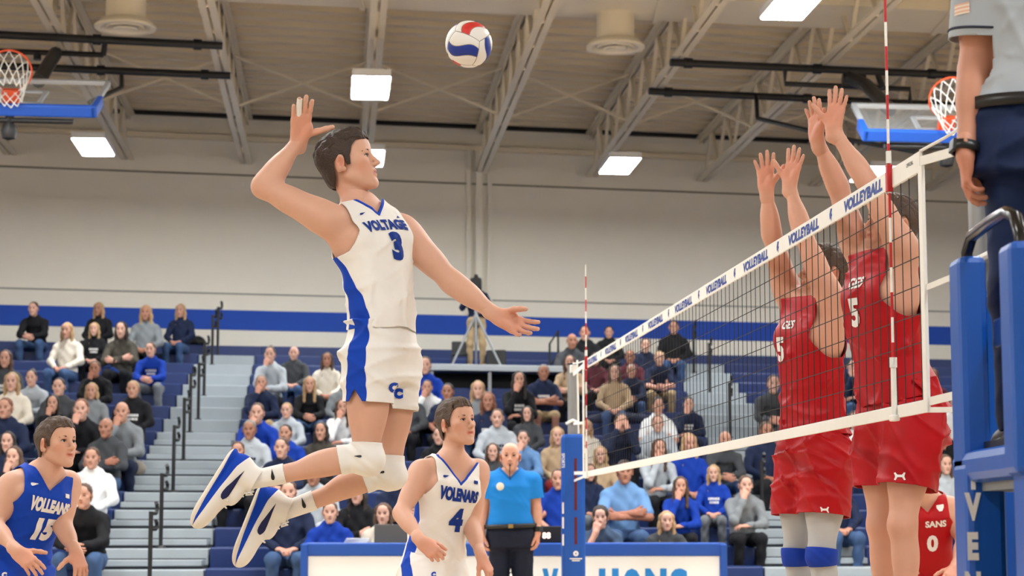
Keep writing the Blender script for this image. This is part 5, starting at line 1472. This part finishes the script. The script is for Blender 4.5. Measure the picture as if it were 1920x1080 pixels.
# laptop and scoreboard console on the table
lp = at(735, 1016, TY + .35); t = empty('laptop', (lp[0], lp[1], th), 0, 'dark open laptop on the scorer\'s table', 'laptop')
MB().obox((lp[0], TY + .30, th + .085), (.17, 0, 0), (0, .012, .09), (0, .006, -.0008)).build('screen_lid', mat('laptop_grey', (72, 70, 68), .4), t, bevel=.004)
MB().box((lp[0] - .17, TY + .32, th), (lp[0] + .17, TY + .54, th + .018)).build('keyboard_base', mat('laptop_grey', (72, 70, 68), .4), t, bevel=.004)
cp = at(1028, 1010, TY + .35); t = empty('score_console', (cp[0], cp[1], th), 0, 'black score console with orange digits beside the far net post', 'console')
MB().box((cp[0] - .17, TY + .2, th), (cp[0] + .14, TY + .42, th + .16)).build('console_body', M_black, t, bevel=.01)
flat_text('digits', '88', (cp[0] - .02, TY + .199, th + .07), (1, 0, 0), (0, 0, 1), .06, mat('led_orange', (255, 176, 110), .5, emit=1.2), t)
for i, (px, lb) in enumerate(((815, 'white paper cup on the scorer\'s table left of player 4'), (668, 'small white paper stack at the table beside the blue pullover'))):
    cpx = at(px, 1010, TY + .3)
    if i == 0: tag(MB().lathe([(.0, 0), (.028, 0), (.036, .09), (.0, .09)], (cpx[0], TY + .3, th), 20).build('paper_cup', M_white, None, True), lb, 'cup')
    else:
        b = MB()
        for kk in range(4): b.obox((cpx[0] + .004 * kk, TY + .35, th + .006 + .011 * kk), (.11, .006 * kk, 0), (-.004 * kk, .14, 0), (0, 0, .005))
        tag(b.build('paper_stack', M_white), lb, 'papers')
# ================================================================== the crowd
TOPS = {'blk': ((24, 24, 28), 'black top'), 'nav': ((28, 38, 66), 'navy top'), 'gry': ((128, 132, 136), 'grey sweater'), 'lgy': ((176, 182, 188), 'light grey hoodie'),
        'dgy': ((66, 68, 72), 'dark grey top'), 'crm': ((222, 212, 196), 'cream sweater'), 'wht': ((232, 232, 232), 'white top'), 'roy': ((14, 56, 156), 'royal blue top'),
        'tan': ((178, 152, 122), 'tan coat'), 'mar': ((96, 40, 52), 'maroon top'), 'lbl': ((108, 148, 196), 'light blue tee'), 'slt': ((66, 84, 110), 'slate blue polo'),
        'olv': ((70, 66, 58), 'olive brown top')}
BOTS = {'jns': (62, 86, 124), 'blk': (26, 26, 30), 'gry': (120, 124, 128), 'kha': (166, 142, 108), 'nav': (26, 34, 58), 'red': (120, 32, 34)}
HAIRC = {'b': (84, 60, 44), 'd': (44, 34, 30), 'y': (176, 142, 100), 'g': (132, 124, 116), 'r': (124, 76, 52), 'k': (26, 24, 26)}
CSK = [skin_mat('skin_crowd_1', (210, 164, 144)), skin_mat('skin_crowd_2', (196, 147, 125)), skin_mat('skin_crowd_3', (170, 120, 98))]
C_top = {k: cloth('crowd_top_' + k, v[0], .8) for k, v in TOPS.items()}
C_bot = {k: cloth('crowd_bottom_' + k, v, .8) for k, v in BOTS.items()}
C_hair = {k: hair_mat('crowd_hair_' + k, v) for k, v in HAIRC.items()}
C_shoe = [mat('crowd_shoe_white', (226, 226, 226), .6), mat('crowd_shoe_dark', (36, 36, 40), .6)]
POSE = {  # neck, head, (elbow, wrist, hand direction, palm) for the wearer's right (-x) and left (+x) side
    'clasp': ((0, -.10, .56), (0, -.17, .70), ((-.21, -.20, .25), (-.05, -.38, .20), (.75, -.5, -.2), (.6, .6, 0)), ((.21, -.20, .25), (.05, -.38, .22), (-.75, -.5, -.2), (-.6, .6, 0))),
    'cross': ((0, .10, .60), (0, .05, .745), ((-.24, -.02, .29), (.07, -.14, .33), (1, .1, .1), (0, 1, 0)), ((.24, -.02, .29), (-.07, -.17, .29), (-1, .1, .1), (0, 1, 0))),
    'chin': ((0, -.02, .58), (0, -.09, .72), ((-.17, -.24, .30), (-.05, -.215, .555), (.25, .1, 1), (.3, 1, 0)), ((.22, -.10, .26), (-.02, -.26, .24), (-1, -.1, 0), (0, .3, -1))),
    'lap': ((0, .12, .60), (0, .075, .745), ((-.25, .06, .30), (-.09, -.16, .19), (.6, -.6, -.1), (.1, .1, -1)), ((.25, .06, .30), (.09, -.16, .19), (-.6, -.6, -.1), (-.1, .1, -1))),
    'face': ((0, -.06, .57), (0, -.14, .70), ((-.18, -.26, .34), (-.07, -.27, .60), (.3, .15, 1), (.6, 1, 0)), ((.18, -.26, .34), (.07, -.27, .60), (-.3, .15, 1), (-.6, 1, 0))),
    'stand': ((0, .02, 1.52), (0, -.02, 1.67), ((-.27, .0, 1.20), (-.16, -.30, 1.28), (.3, -1, .2), (.6, 0, -.6)), ((.27, -.02, 1.18), (.14, -.26, 1.10), (-.4, -1, 0), (-.6, 0, -.6)))}
POSE_TXT = {'clasp': 'hands clasped', 'cross': 'arms crossed', 'chin': 'hand at chin', 'lap': 'hands in lap', 'face': 'hands at face', 'stand': 'standing'}
BUILT = {}
def pose_meshes(pose, short, legs='jeans'):
    key = (pose, short)
    if key in BUILT: return BUILT[key]
    nk, hc, AR, AL = POSE[pose]; nk, hc = CC(*nk), CC(*hc); st = pose == 'stand'
    zp = .95 if st else .09
    pel = CC(0, .14, zp) if not st else CC(0, 0, zp)
    ch = pel * .4 + nk * .6 + CC(0, .03, 0)
    fr = frame_from((0, -1, -.06), (0, 0, 1))
    HP, W = head_prims(hc, fr, 1.0)
    neck = [cap(nk - [0, -.02, .03], W(0, -.02, -.05), .058, .05, .02)]
    V, Q = mesh_prims(neck + HP, .0068, hc - .19, hc + .16)
    L = (V - hc) @ fr.T
    tint = np.ones((len(V), 3), np.float32)
    def dab(p, r, col):
        d = np.linalg.norm((L - np.array(p)) / np.array(r), axis=1); m = d < 1; tint[m] = col
    for q in (-1, 1):
        dab((q * .031, .092, .006), (.016, .02, .0075), (.22, .17, .16)); dab((q * .032, .09, .026), (.02, .02, .005), (.45, .36, .32))
    dab((0, .094, -.061), (.02, .02, .008), (.75, .42, .4))
    ch_ = [(V, Q, tint)]
    for (sd, (el_, wr, fd, pn)) in ((1, AR), (-1, AL)):
        P, _ = hand_prims(CC(*wr), fd, pn, sd, 1.0, (.35, .4, .45, .5), .7, (.5, .4), .2)
        if short:
            P += [cap(CC(*el_), CC(*wr), .042, .03, .02), cap(CC(*el_), CC(*el_) + (ch + CC(0, 0, .1) - CC(*el_)) * .3, .042, .045, .02)]
        V, Q = mesh_prims(P, .0065); t3 = np.ones((len(V), 3), np.float32); t3[:] = (1, .9, .88); ch_.append((V, Q, t3))
    if short == 2:
        for sx in (-1, 1):
            V, Q = mesh_prims([cap((sx * .13, -.38, .06), (sx * .13, -.26, -.34), .055, .04)], .012); ch_.append((V, Q, np.ones((len(V), 3), np.float32)))
    res = {}
    for n_, (V, Q, t3) in enumerate(ch_): res[('head', 'hand_a', 'hand_b', 'calf_a', 'calf_b')[n_]] = raw_mesh('skin', V, Q, True, t3)
    # top
    shz = nk + CC(0, .02, -.07)
    P = [fcap(pel + [0, 0, -.02], ch, .155, .165, (0, 1, 0), .72, .05), fcap(ch, shz + [0, 0, .0], .165, .14, (0, 1, 0), .68, .05), cap(shz + [-.15, 0, -.01], shz + [.15, 0, -.01], .065, .065, .05), cap(shz, nk - [0, 0, .07], .072, .06, .03)]
    for sx, (el_, wr, fd, pn) in ((-1, AR), (1, AL)):
        sh = shz + [sx * .175, 0, -.03]; el_, wr = CC(*el_), CC(*wr)
        P.append(cap(sh, el_ if not short else sh + (el_ - sh) * .75, .068, .056 if not short else .062, .035))
        if not short: P.append(cap(el_, el_ + (wr - el_) * .93, .054, .042, .03))
    def wr_(F, x, y, z): return F - (.004 * np.sin(38 * z + 22 * x + 3 * np.sin(17 * y + 9 * x)) + .003 * np.sin(61 * x - 33 * z + 20 * y)).astype(np.float32)
    V, Q = mesh_prims(P, .0135, extra=wr_); res['top'] = raw_mesh('top', V, Q, True)
    tb_ = bvh(V, tris(Q)); PV = []; PF = []; rs = np.random.RandomState(len(BUILT) + 2)
    for row, zz in enumerate((.0, -.05)):
        x = -.085 + .02 * row
        while x < .08 - .02 * row:
            w_ = rs.uniform(.014, .026); q = []
            for (a_, c_) in ((x, zz), (x + w_, zz), (x + w_, zz + .034), (x, zz + .034)):
                hcast = tb_.ray_cast(Vector((a_, ch[1] - .6, ch[2] - .02 + c_)), Vector((0, 1, 0)))[0]
                if hcast is not None: q.append((hcast[0], hcast[1] - .005, hcast[2]))
            if len(q) == 4: PF.append([len(PV) + i_ for i_ in range(4)]); PV += q
            x += w_ + .008
    if PF: res['print'] = raw_mesh('chest_print', np.array(PV), PF)
    hd = MB().tube([nk + CC(.095 * math.cos(a_), .035 + .085 * math.sin(a_), -.035 + .03 * math.sin(a_)) for a_ in np.linspace(0, 2 * math.pi, 21)[:-1]], [.03 + .016 * max(0, math.sin(a_)) for a_ in np.linspace(0, 2 * math.pi, 21)[:-1]], 10, True)
    res['hood'] = raw_mesh('hood', np.array(hd.v), hd.f, True)
    # trousers, shoes
    P = [ell(pel + [0, -.01, 0], (.17, .14, .11), None, .04)]; S1 = []
    for sx in (-1, 1):
        if st: hip, kn, an = CC(sx * .09, 0, .92), CC(sx * .12, -.01, .5), CC(sx * .13, .02, .09)
        else:
            w = .13 if pose != 'clasp' else .17
            hip, kn, an = CC(sx * .095, .08, .07), CC(sx * w, -.36, .09), CC(sx * (w + .0), -.25, -.33)
        P += [cap(hip, kn, .09, .072, .04)]
        if short != 2: P.append(cap(kn, an, .068, .055, .03))
        S1 += [ell(an + [0, -.07, -.055], (.043, .12, .035), None, .02), cap(an + [0, 0, -.05], an, .042, .04, .02)]
    V, Q = mesh_prims(P, .0135, extra=wr_); res['trousers'] = raw_mesh('trousers', V, Q, True)
    for i in (0, 1):
        V, Q = mesh_prims(S1[2*i:2*i+2], .011); res['shoe%d' % i] = raw_mesh('shoe', V, Q, True)
    for k in res: res[k].materials.append(M_black)
    BUILT[key] = (res, hc)
    return BUILT[key]
HB = {}
def hair_mesh(kind):
    if kind in HB: return HB[kind]
    fr = frame_from((0, -1, -.06), (0, 0, 1)); W = lambda x, y, z: x * fr[0] + y * fr[1] + z * fr[2]
    E = lambda p, r, k=.02, sg=1: ell(W(*p), np.array(r), fr, k, sg)
    P = [E((0, -.02, .036), (.081, .101, .088)), E((0, .02, .066), (.066, .064, .046))]
    if kind in ('S', 'H'): P += [E((0, -.05, -.02), (.073, .06, .06), .03)]
    if kind == 'H': P += [E((0, -.02, .05), (.09, .106, .09), .02)]
    if kind in 'LB':
        bot = -.25 if kind == 'L' else -.10
        for q in (-1, 1):
            P += [cap(W(q*.066, -.01, .05), W(q*.082, -.015, -.06), .03, .03, .03), cap(W(q*.082, -.015, -.06), W(q*.084, .005, bot), .03, .022, .03)]
        P += [E((0, -.06, -.06), (.085, .06, .12), .03)]
    if kind == 'U': P += [E((0, -.075, .10), (.04, .04, .04), .01)]
    P += [E((0, .11, -.022), (.062, .088, .088), .008, -1), E((0, .12, .02), (.05, .06, .045), .008, -1)]
    if kind in 'SU': P += [E((q * .085, .01, -.03), (.03, .045, .05), .01, -1) for q in (-1, 1)]
    def ex(F, x, y, z): return F - (.0035 * np.sin(150 * x + 60 * y + 4 * np.sin(30 * z)) + .002 * np.sin(230 * y - 120 * x)).astype(np.float32)
    V, Q = mesh_prims(P, .0085, extra=ex)
    me = raw_mesh('hair', V, Q, True); me.materials.append(M_black); HB[kind] = me
    return me
def crowd(loc, rz, sc, top, bot, hair, hc_, pose, short, skin, label, group, gx=1.0, prt=False):
    res, hc = pose_meshes(pose, short)
    root = empty('person', loc, rz, label, 'person', group); root.scale = (sc * gx, sc, sc)
    def put(nm, me, m):
        o = bpy.data.objects.new(nm, me); COL.objects.link(o); o.parent = root
        o.material_slots[0].link = 'OBJECT'; o.material_slots[0].material = m
        return o
    [put(k_.split('_')[0], res[k_], CSK[skin]) for k_ in ('head', 'hand_a', 'hand_b', 'calf_a', 'calf_b') if k_ in res]; put('top', res['top'], C_top[top]); put('trousers', res['trousers'], C_bot[bot])
    if prt and 'print' in res: put('chest_print', res['print'], C_WTXT if top != 'lgy' else C_top['nav'])
    if top == 'lgy': put('hood', res['hood'], C_top[top])
    sm = C_shoe[random.random() < .5]
    for i in (0, 1): put('shoe', res['shoe%d' % i], sm)
    if hair != 'N':
        o = put('hair', hair_mesh(hair), C_hair[hc_]); o.location = tuple(hc)
    return root
# x, y of the top of the head, top, trousers, hair style + colour, pose, (short sleeves)
PEOPLE = [
 (68,565,'blk','jns','Sb','clasp'),(182,566,'blk','blk','Ly','lap'),(272,571,'gry','blk','Ly','lap'),(336,569,'nav','jns','Ly','lap'),(122,604,'crm','jns','Ly','lap'),(175,604,'blk','blk','Ly','lap'),
 (226,602,'olv','blk','Ld','cross'),(286,641,'roy','gry','Sb','clasp'),(8,655,'dgy','blk','Lb','lap'),(180,676,'blk','nav','Sb','chin'),(20,697,'crm','blk','Ly','lap'),(64,692,'lgy','jns','Ud','clasp'),
 (108,708,'dgy','blk','Sd','lap'),(170,717,'gry','jns','By','lap'),(247,713,'blk','blk','Sy','lap'),(100,739,'blk','jns','Ld','chin'),(154,747,'blk','blk','Sr','chin'),(6,745,'nav','nav','Sr','lap'),
 (230,753,'gry','nav','N','chin'),(196,783,'dgy','jns','N','cross'),(12,808,'nav','blk','Ld','lap'),(30,836,'blk','blk','Lb','chin'),(170,838,'wht','jns','Sb','lap'),(165,906,'blk','jns','Sb','clasp'),
 (508,649,'lgy','blk','Ub','chin'),(550,658,'dgy','jns','N','lap'),(613,660,'crm','blk','Lb','lap'),(490,702,'nav','kha','Sg','chin'),(580,705,'blk','jns','Ly','clasp'),(647,699,'gry','jns','Sr','lap'),
 (484,755,'roy','nav','Sb','chin'),(535,770,'lgy','jns','Sy','lap'),(641,747,'wht','nav','Lb','chin'),(466,787,'lgy','blk','Sg','lap'),(533,795,'roy','blk','Sd','lap'),(600,790,'olv','blk','Ld','lap'),
 (448,827,'dgy','blk','Sb','clasp'),(534,820,'nav','blk','Sb','clasp'),(797,668,'roy','jns','Sb','lap'),(801,712,'wht','blk','Sb','chin'),(838,718,'nav','blk','Sk','lap',1),(896,713,'gry','jns','Ly','lap'),
 (915,734,'nav','blk','Lr','lap'),(972,695,'blk','blk','Ld','chin'),(1020,683,'nav','kha','Sg','cross',2),(1068,665,'tan','blk','Lb','cross'),(932,766,'lgy','blk','Sb','lap'),(988,780,'dgy','jns','Ld','lap'),
 (980,806,'lbl','jns','Sd','chin'),(822,800,'blk','blk','Sk','lap'),(1046,800,'tan','red','Ly','lap'),(924,830,'dgy','blk','Lb','lap'),
 (1074,625,'dgy','blk','N','lap'),(1096,610,'blk','blk','Sk','lap'),(1142,614,'blk','blk','Sk','lap'),(1263,600,'blk','jns','Sd','lap'),(1211,634,'nav','blk','Sb','lap'),(1181,656,'mar','blk','Sr','lap'),
 (1234,658,'nav','kha','Sy','clasp',1),(1152,683,'tan','jns','Lb','lap'),(1184,683,'nav','jns','Sg','clasp'),(1117,668,'mar','blk','Ld','lap'),(1236,744,'wht','jns','Ud','lap',1),(1290,757,'nav','nav','Sk','chin'),
 (1162,774,'nav','blk','Sb','face'),(1234,778,'lgy','gry','Sr','lap'),(1295,812,'roy','blk','Ly','lap'),(1356,808,'dgy','jns','N','clasp'),(1233,822,'lgy','blk','Lb','chin'),(1126,836,'tan','gry','Ly','lap'),
 (1100,800,'crm','gry','Ly','lap'),(1172,862,'lbl','jns','Sd','cross',1),(1275,893,'roy','blk','Lb','chin'),(1338,893,'roy','gry','Ly','lap'),(1395,891,'gry','blk','Sb','chin'),
 (1046,878,'roy','nav','Sb','lap',1),(1108,882,'nav','gry','Lb','lap'),(540,900,'nav','jns','Sb','lap'),(668,900,'blk','nav','Ld','cross'),(748,872,'nav','blk','Sb','cross'),(585,868,'lgy','blk','Sd','lap'),
 (905,905,'gry','blk','Ly','lap'),(1447,703,'dgy','gry','Sb','clasp'),(1595,672,'nav','jns','Sk','chin'),(1570,880,'nav','jns','Sb','lap'),(1603,770,'wht','jns','Lb','lap'),(1750,690,'mar','blk','Lb','lap'),
 (1766,800,'blk','nav','Sd','chin'),(1776,852,'lgy','blk','Lb','lap'),(1790,745,'wht','blk','Sb','lap'),(1745,762,'dgy','blk','Sd','lap'),(1440,790,'nav','blk','Sb','lap'),(760,715,'dgy','blk','Sd','lap'),(720,700,'gry','jns','Lb','lap')]
def fit(px, yt, pose):
    hc = POSE[pose][1]; ht = hc[2] + .122; best = None
    for i in range(0, NR):
        d = ray(px, yt); k_ = d[0] / d[1]; v = row_v(i) + .0
        X = v * k_ / (1 - K * k_)
        # perspective of the head, a little before the seat
        Y = v + K * X + hc[1]; zt = at(px, yt, Y)[2]; sc = (zt - row_h(i)) / ht
        e = abs(sc - .97)
        if best is None or e < best[0]: best = (e, i, X, v, sc)
    return best[1], best[2], best[3], min(max(best[4], .86), 1.1)
FITS = []
for p in PEOPLE:
    i, X, v, sc = fit(p[0], p[1], p[5]); FITS.append([p, i, X, v, sc])
taken = {}
for f in sorted(FITS, key=lambda q: q[2]):
    # two people never share a seat: the later one moves a row up or down
    i = f[1]
    for d in (0, 1, -1, 2, -2):
        if 0 <= i + d < NR and all(abs(f[2] - x) > .40 for x in taken.get(i + d, [])):
            if d:
                f[1] = i + d; f[3] = row_v(f[1]); k_ = f[2] / (f[3] - d * RUN + K * f[2]); f[2] = f[3] * k_ / (1 - K * k_)
                zt = at(f[0][0], f[0][1], f[3] + K * f[2] + POSE[f[0][5]][1][1])[2]; f[4] = min(max((zt - row_h(f[1])) / (POSE[f[0][5]][1][2] + .122), .84), 1.12)
            break
    taken.setdefault(f[1], []).append(f[2])
def section(X, i):
    if X < aisle(A1, i, 0): return 0
    return 1 if X < aisle(A2, i, 0) + .3 else 2
seen = {}
for f in FITS:
    p, i, X, v, sc = f; f.append(section(X, i)); seen.setdefault((f[5], i), []).append(X)
ORDN = ORD
for f in FITS:
    p, i, X, v, sc, sec = f
    xs = sorted(seen[(sec, i)], key=(lambda q: -q) if sec == 0 else (lambda q: q)); n = xs.index(X)
    where = ['left of left stairs', 'right of left stairs', 'right of right stairs'][sec]
    lb = 'person in %s, %s, %s row, %s %s' % (TOPS[p[2]][1], POSE_TXT[p[5]], ORDN[i], ORDN[n], where)
    loc = S(X, v + .02, row_h(i))
    crowd(loc, random.uniform(-.15, .15), sc, p[2], p[3], p[4][0], p[4][1] if len(p[4]) > 1 else 'b', p[5], p[6] if len(p) > 6 else 0, random.choice([0, 0, 1, 1, 2]), lb, 'seated spectators', 1.0 if p[4][0] in 'SNH' else .9, p[0] in (286, 247, 466, 1020, 932, 972, 175, 8, 915, 836, 1338, 801, 612, 1290))

# people at the scorer's table, on chairs
M_chair = mat('chair_black', (30, 30, 34), .5)
def chair(x, y, lb):
    t = empty('folding_chair', (x, y, 0), 0, lb, 'chair', 'chairs behind the scorer\'s table')
    MB().box((x - .21, y - .12, .42), (x + .21, y + .28, .45)).build('seat', M_chair, t, bevel=.01); MB().box((x - .21, y + .30, .60), (x + .21, y + .33, .86)).build('backrest', M_white if 'white' in lb else M_chair, t, bevel=.01)
    for sx in (-.19, .19):
        for (y0, y1, z1) in ((-.10, -.10, .43), (.30, .31, .84)): MB().tube([(x + sx, y + y0, 0), (x + sx, y + y1, z1)], .012, 8).build('leg', M_grey, t, True)
for (px, yt, top, hair, pose, short, lb) in ((620, 940, 'roy', 'Sb', 'lap', 0, 'person in royal blue pullover seated at the table left of the laptop'), (718, 943, 'crm', 'Bb', 'lap', 0, 'person in cream sweater seated behind the open laptop'),
     (1127, 950, 'slt', 'Hd', 'chin', 1, 'person in slate blue polo at the table, hand at chin'), (1250, 958, 'dgy', 'Ly', 'lap', 0, 'person in dark vest seated at the right end of the table')):
    Y = TY + 1.35; hc = POSE[pose][1]; z = at(px, yt, Y + hc[1]); sc = min(max((z[2] - .45) / (hc[2] + .122), .8), 1.02)
    crowd((z[0], Y, .452), random.uniform(-.1, .1), sc, top, 'nav', hair[0], hair[1], pose, short, 0, lb, 'people at the scorer\'s table')
    chair(z[0], Y, {620: 'white-backed folding chair under the blue pullover person', 718: 'black folding chair behind the laptop', 1127: 'black folding chair under the slate polo person', 1250: 'black folding chair at the right end of the table'}[px])

# camera operator with tripod
cx = at(893, 680, 31.3); PB = np.array([cx[0], 31.3, PH])
crowd(tuple(PB), 0, .82, 'nav', 'kha', 'H', 'k', 'stand', 0, 1, 'camera operator in navy jacket and khaki trousers on the raised platform', None)
t = empty('video_camera', tuple(PB + [0, -.36, 1.2]), 0, 'black video camera on the tripod before the operator\'s face', 'camera')
q = PB + [.0, -.36, 1.30]
MB().box(tuple(q + [-.09, -.18, -.08]), tuple(q + [.09, .16, .10])).build('camera_body', M_black, t, bevel=.02)
MB().tube([q + [0, -.18, .0], q + [0, -.30, .0]], .06, 16).build('lens', M_black, t, True); MB().tube([q + [0, -.30, .0], q + [0, -.33, .0]], [.075, .08], 16).build('lens_hood', M_dark, t, True)
MB().box(tuple(q + [-.03, .0, .10]), tuple(q + [.03, .14, .17])).build('viewfinder', M_black, t, bevel=.01); MB().tube([q + [0, -.1, .10], q + [0, -.06, .16], q + [0, .08, .16]], .014, 8).build('handle', M_black, t, True)
MB().obox(q + [0, -.181, .05], (.05, 0, 0), (0, .003, 0), (0, 0, .02)).build('front_plate', M_grey, t)
t = empty('tripod', tuple(PB + [0, -.42, 0]), 0, 'grey tripod with spread legs carrying the video camera', 'tripod')
tp = PB + [0, -.36, .85]
for a, b2 in (((-.38, -.1), 0), ((.40, -.1), 0), ((0.0, .30), 0)):
    MB().tube([tp, PB + [a[0], -.42 + a[1], .01]], [.024, .016], 8).build('leg', M_grey, t, True)
MB().tube([tp - [0, 0, .45], tp + [0, 0, .37]], .028, 10).build('centre_column', M_grey, t, True); MB().obox(tp + [0, 0, .36], (.06, 0, 0), (0, .07, 0), (0, 0, .025)).build('pan_head', M_black, t, bevel=.006)
MB().tube([tp + [.03, .05, .34], tp + [.10, .35, .18]], .01, 8).build('pan_handle', M_black, t, True)
kx = at(932, 660, 31.0)
tag(MB().box((kx[0] - .16, 31.0, PH), (kx[0] + .14, 31.3, PH + .30)).build('equipment_case', M_black, None, bevel=.02), 'black equipment case right of the camera operator', 'case')
kx = at(862, 640, 31.2); t = empty('chair', (kx[0], 31.3, PH), 0, 'black chair on the platform left of the camera operator', 'chair')
MB().box((kx[0] - .13, 31.3, PH + .25), (kx[0] + .13, 31.33, PH + .46)).build('backrest', M_chair, t, bevel=.02); MB().box((kx[0] - .13, 31.0, PH + .22), (kx[0] + .13, 31.3, PH + .25)).build('seat', M_chair, t, bevel=.01)
for sx in (-.12, .12):
    for yy in (31.02, 31.3): MB().tube([(kx[0] + sx, yy, PH), (kx[0] + sx, yy, PH + .24)], .012, 8).build('leg', M_chair, t, True)
# loose things on the benches
def lump(name, px, py, row, r, m, lb, cat, dv=.18):
    d = ray(px, py); k_ = d[0] / d[1]; v = row_v(row) + dv; X = v * k_ / (1 - K * k_); c = np.array(S(X, v, row_h(row)))
    rr = np.array(r)
    V, Q = mesh_prims([ell(c + [0, 0, rr[2] * .8], rr, None, 0), ell(c + [rr[0] * .35, 0, rr[2] * .7], rr * .75, None, .03), ell(c + [-rr[0] * .3, -.02, rr[2] * .5], rr * .7, None, .03)], .014, extra=lambda F, x, y, z: np.maximum(F - (.008 * np.sin(35 * x + 20 * z) * np.sin(30 * y)).astype(np.float32), (c[2] + .002 - z).astype(np.float32)))
    o = part(name, V, Q, m, None); return tag(o, lb, cat)
lump('backpack', 366, 636, 16, (.16, .12, .09), M_black, 'black bag lying on the top bench beside the left stairs', 'bag')
lump('knit_hat', 255, 843, 5, (.11, .10, .10), mat('knit_grey', (150, 140, 128), .9, bump=.5, bscale=90), 'grey knit hat lying on a bench beside the left stairs', 'hat')
lump('jacket', 205, 700, 12, (.26, .16, .13), cloth('jacket_blue', (24, 60, 140)), 'blue jacket draped on the empty seat right of the person in black', 'jacket')
lump('jacket', 1160, 726, 9, (.5, .16, .09), cloth('jacket_navy2', (34, 40, 66)), 'dark coats piled on the bench behind the far antenna', 'jacket')
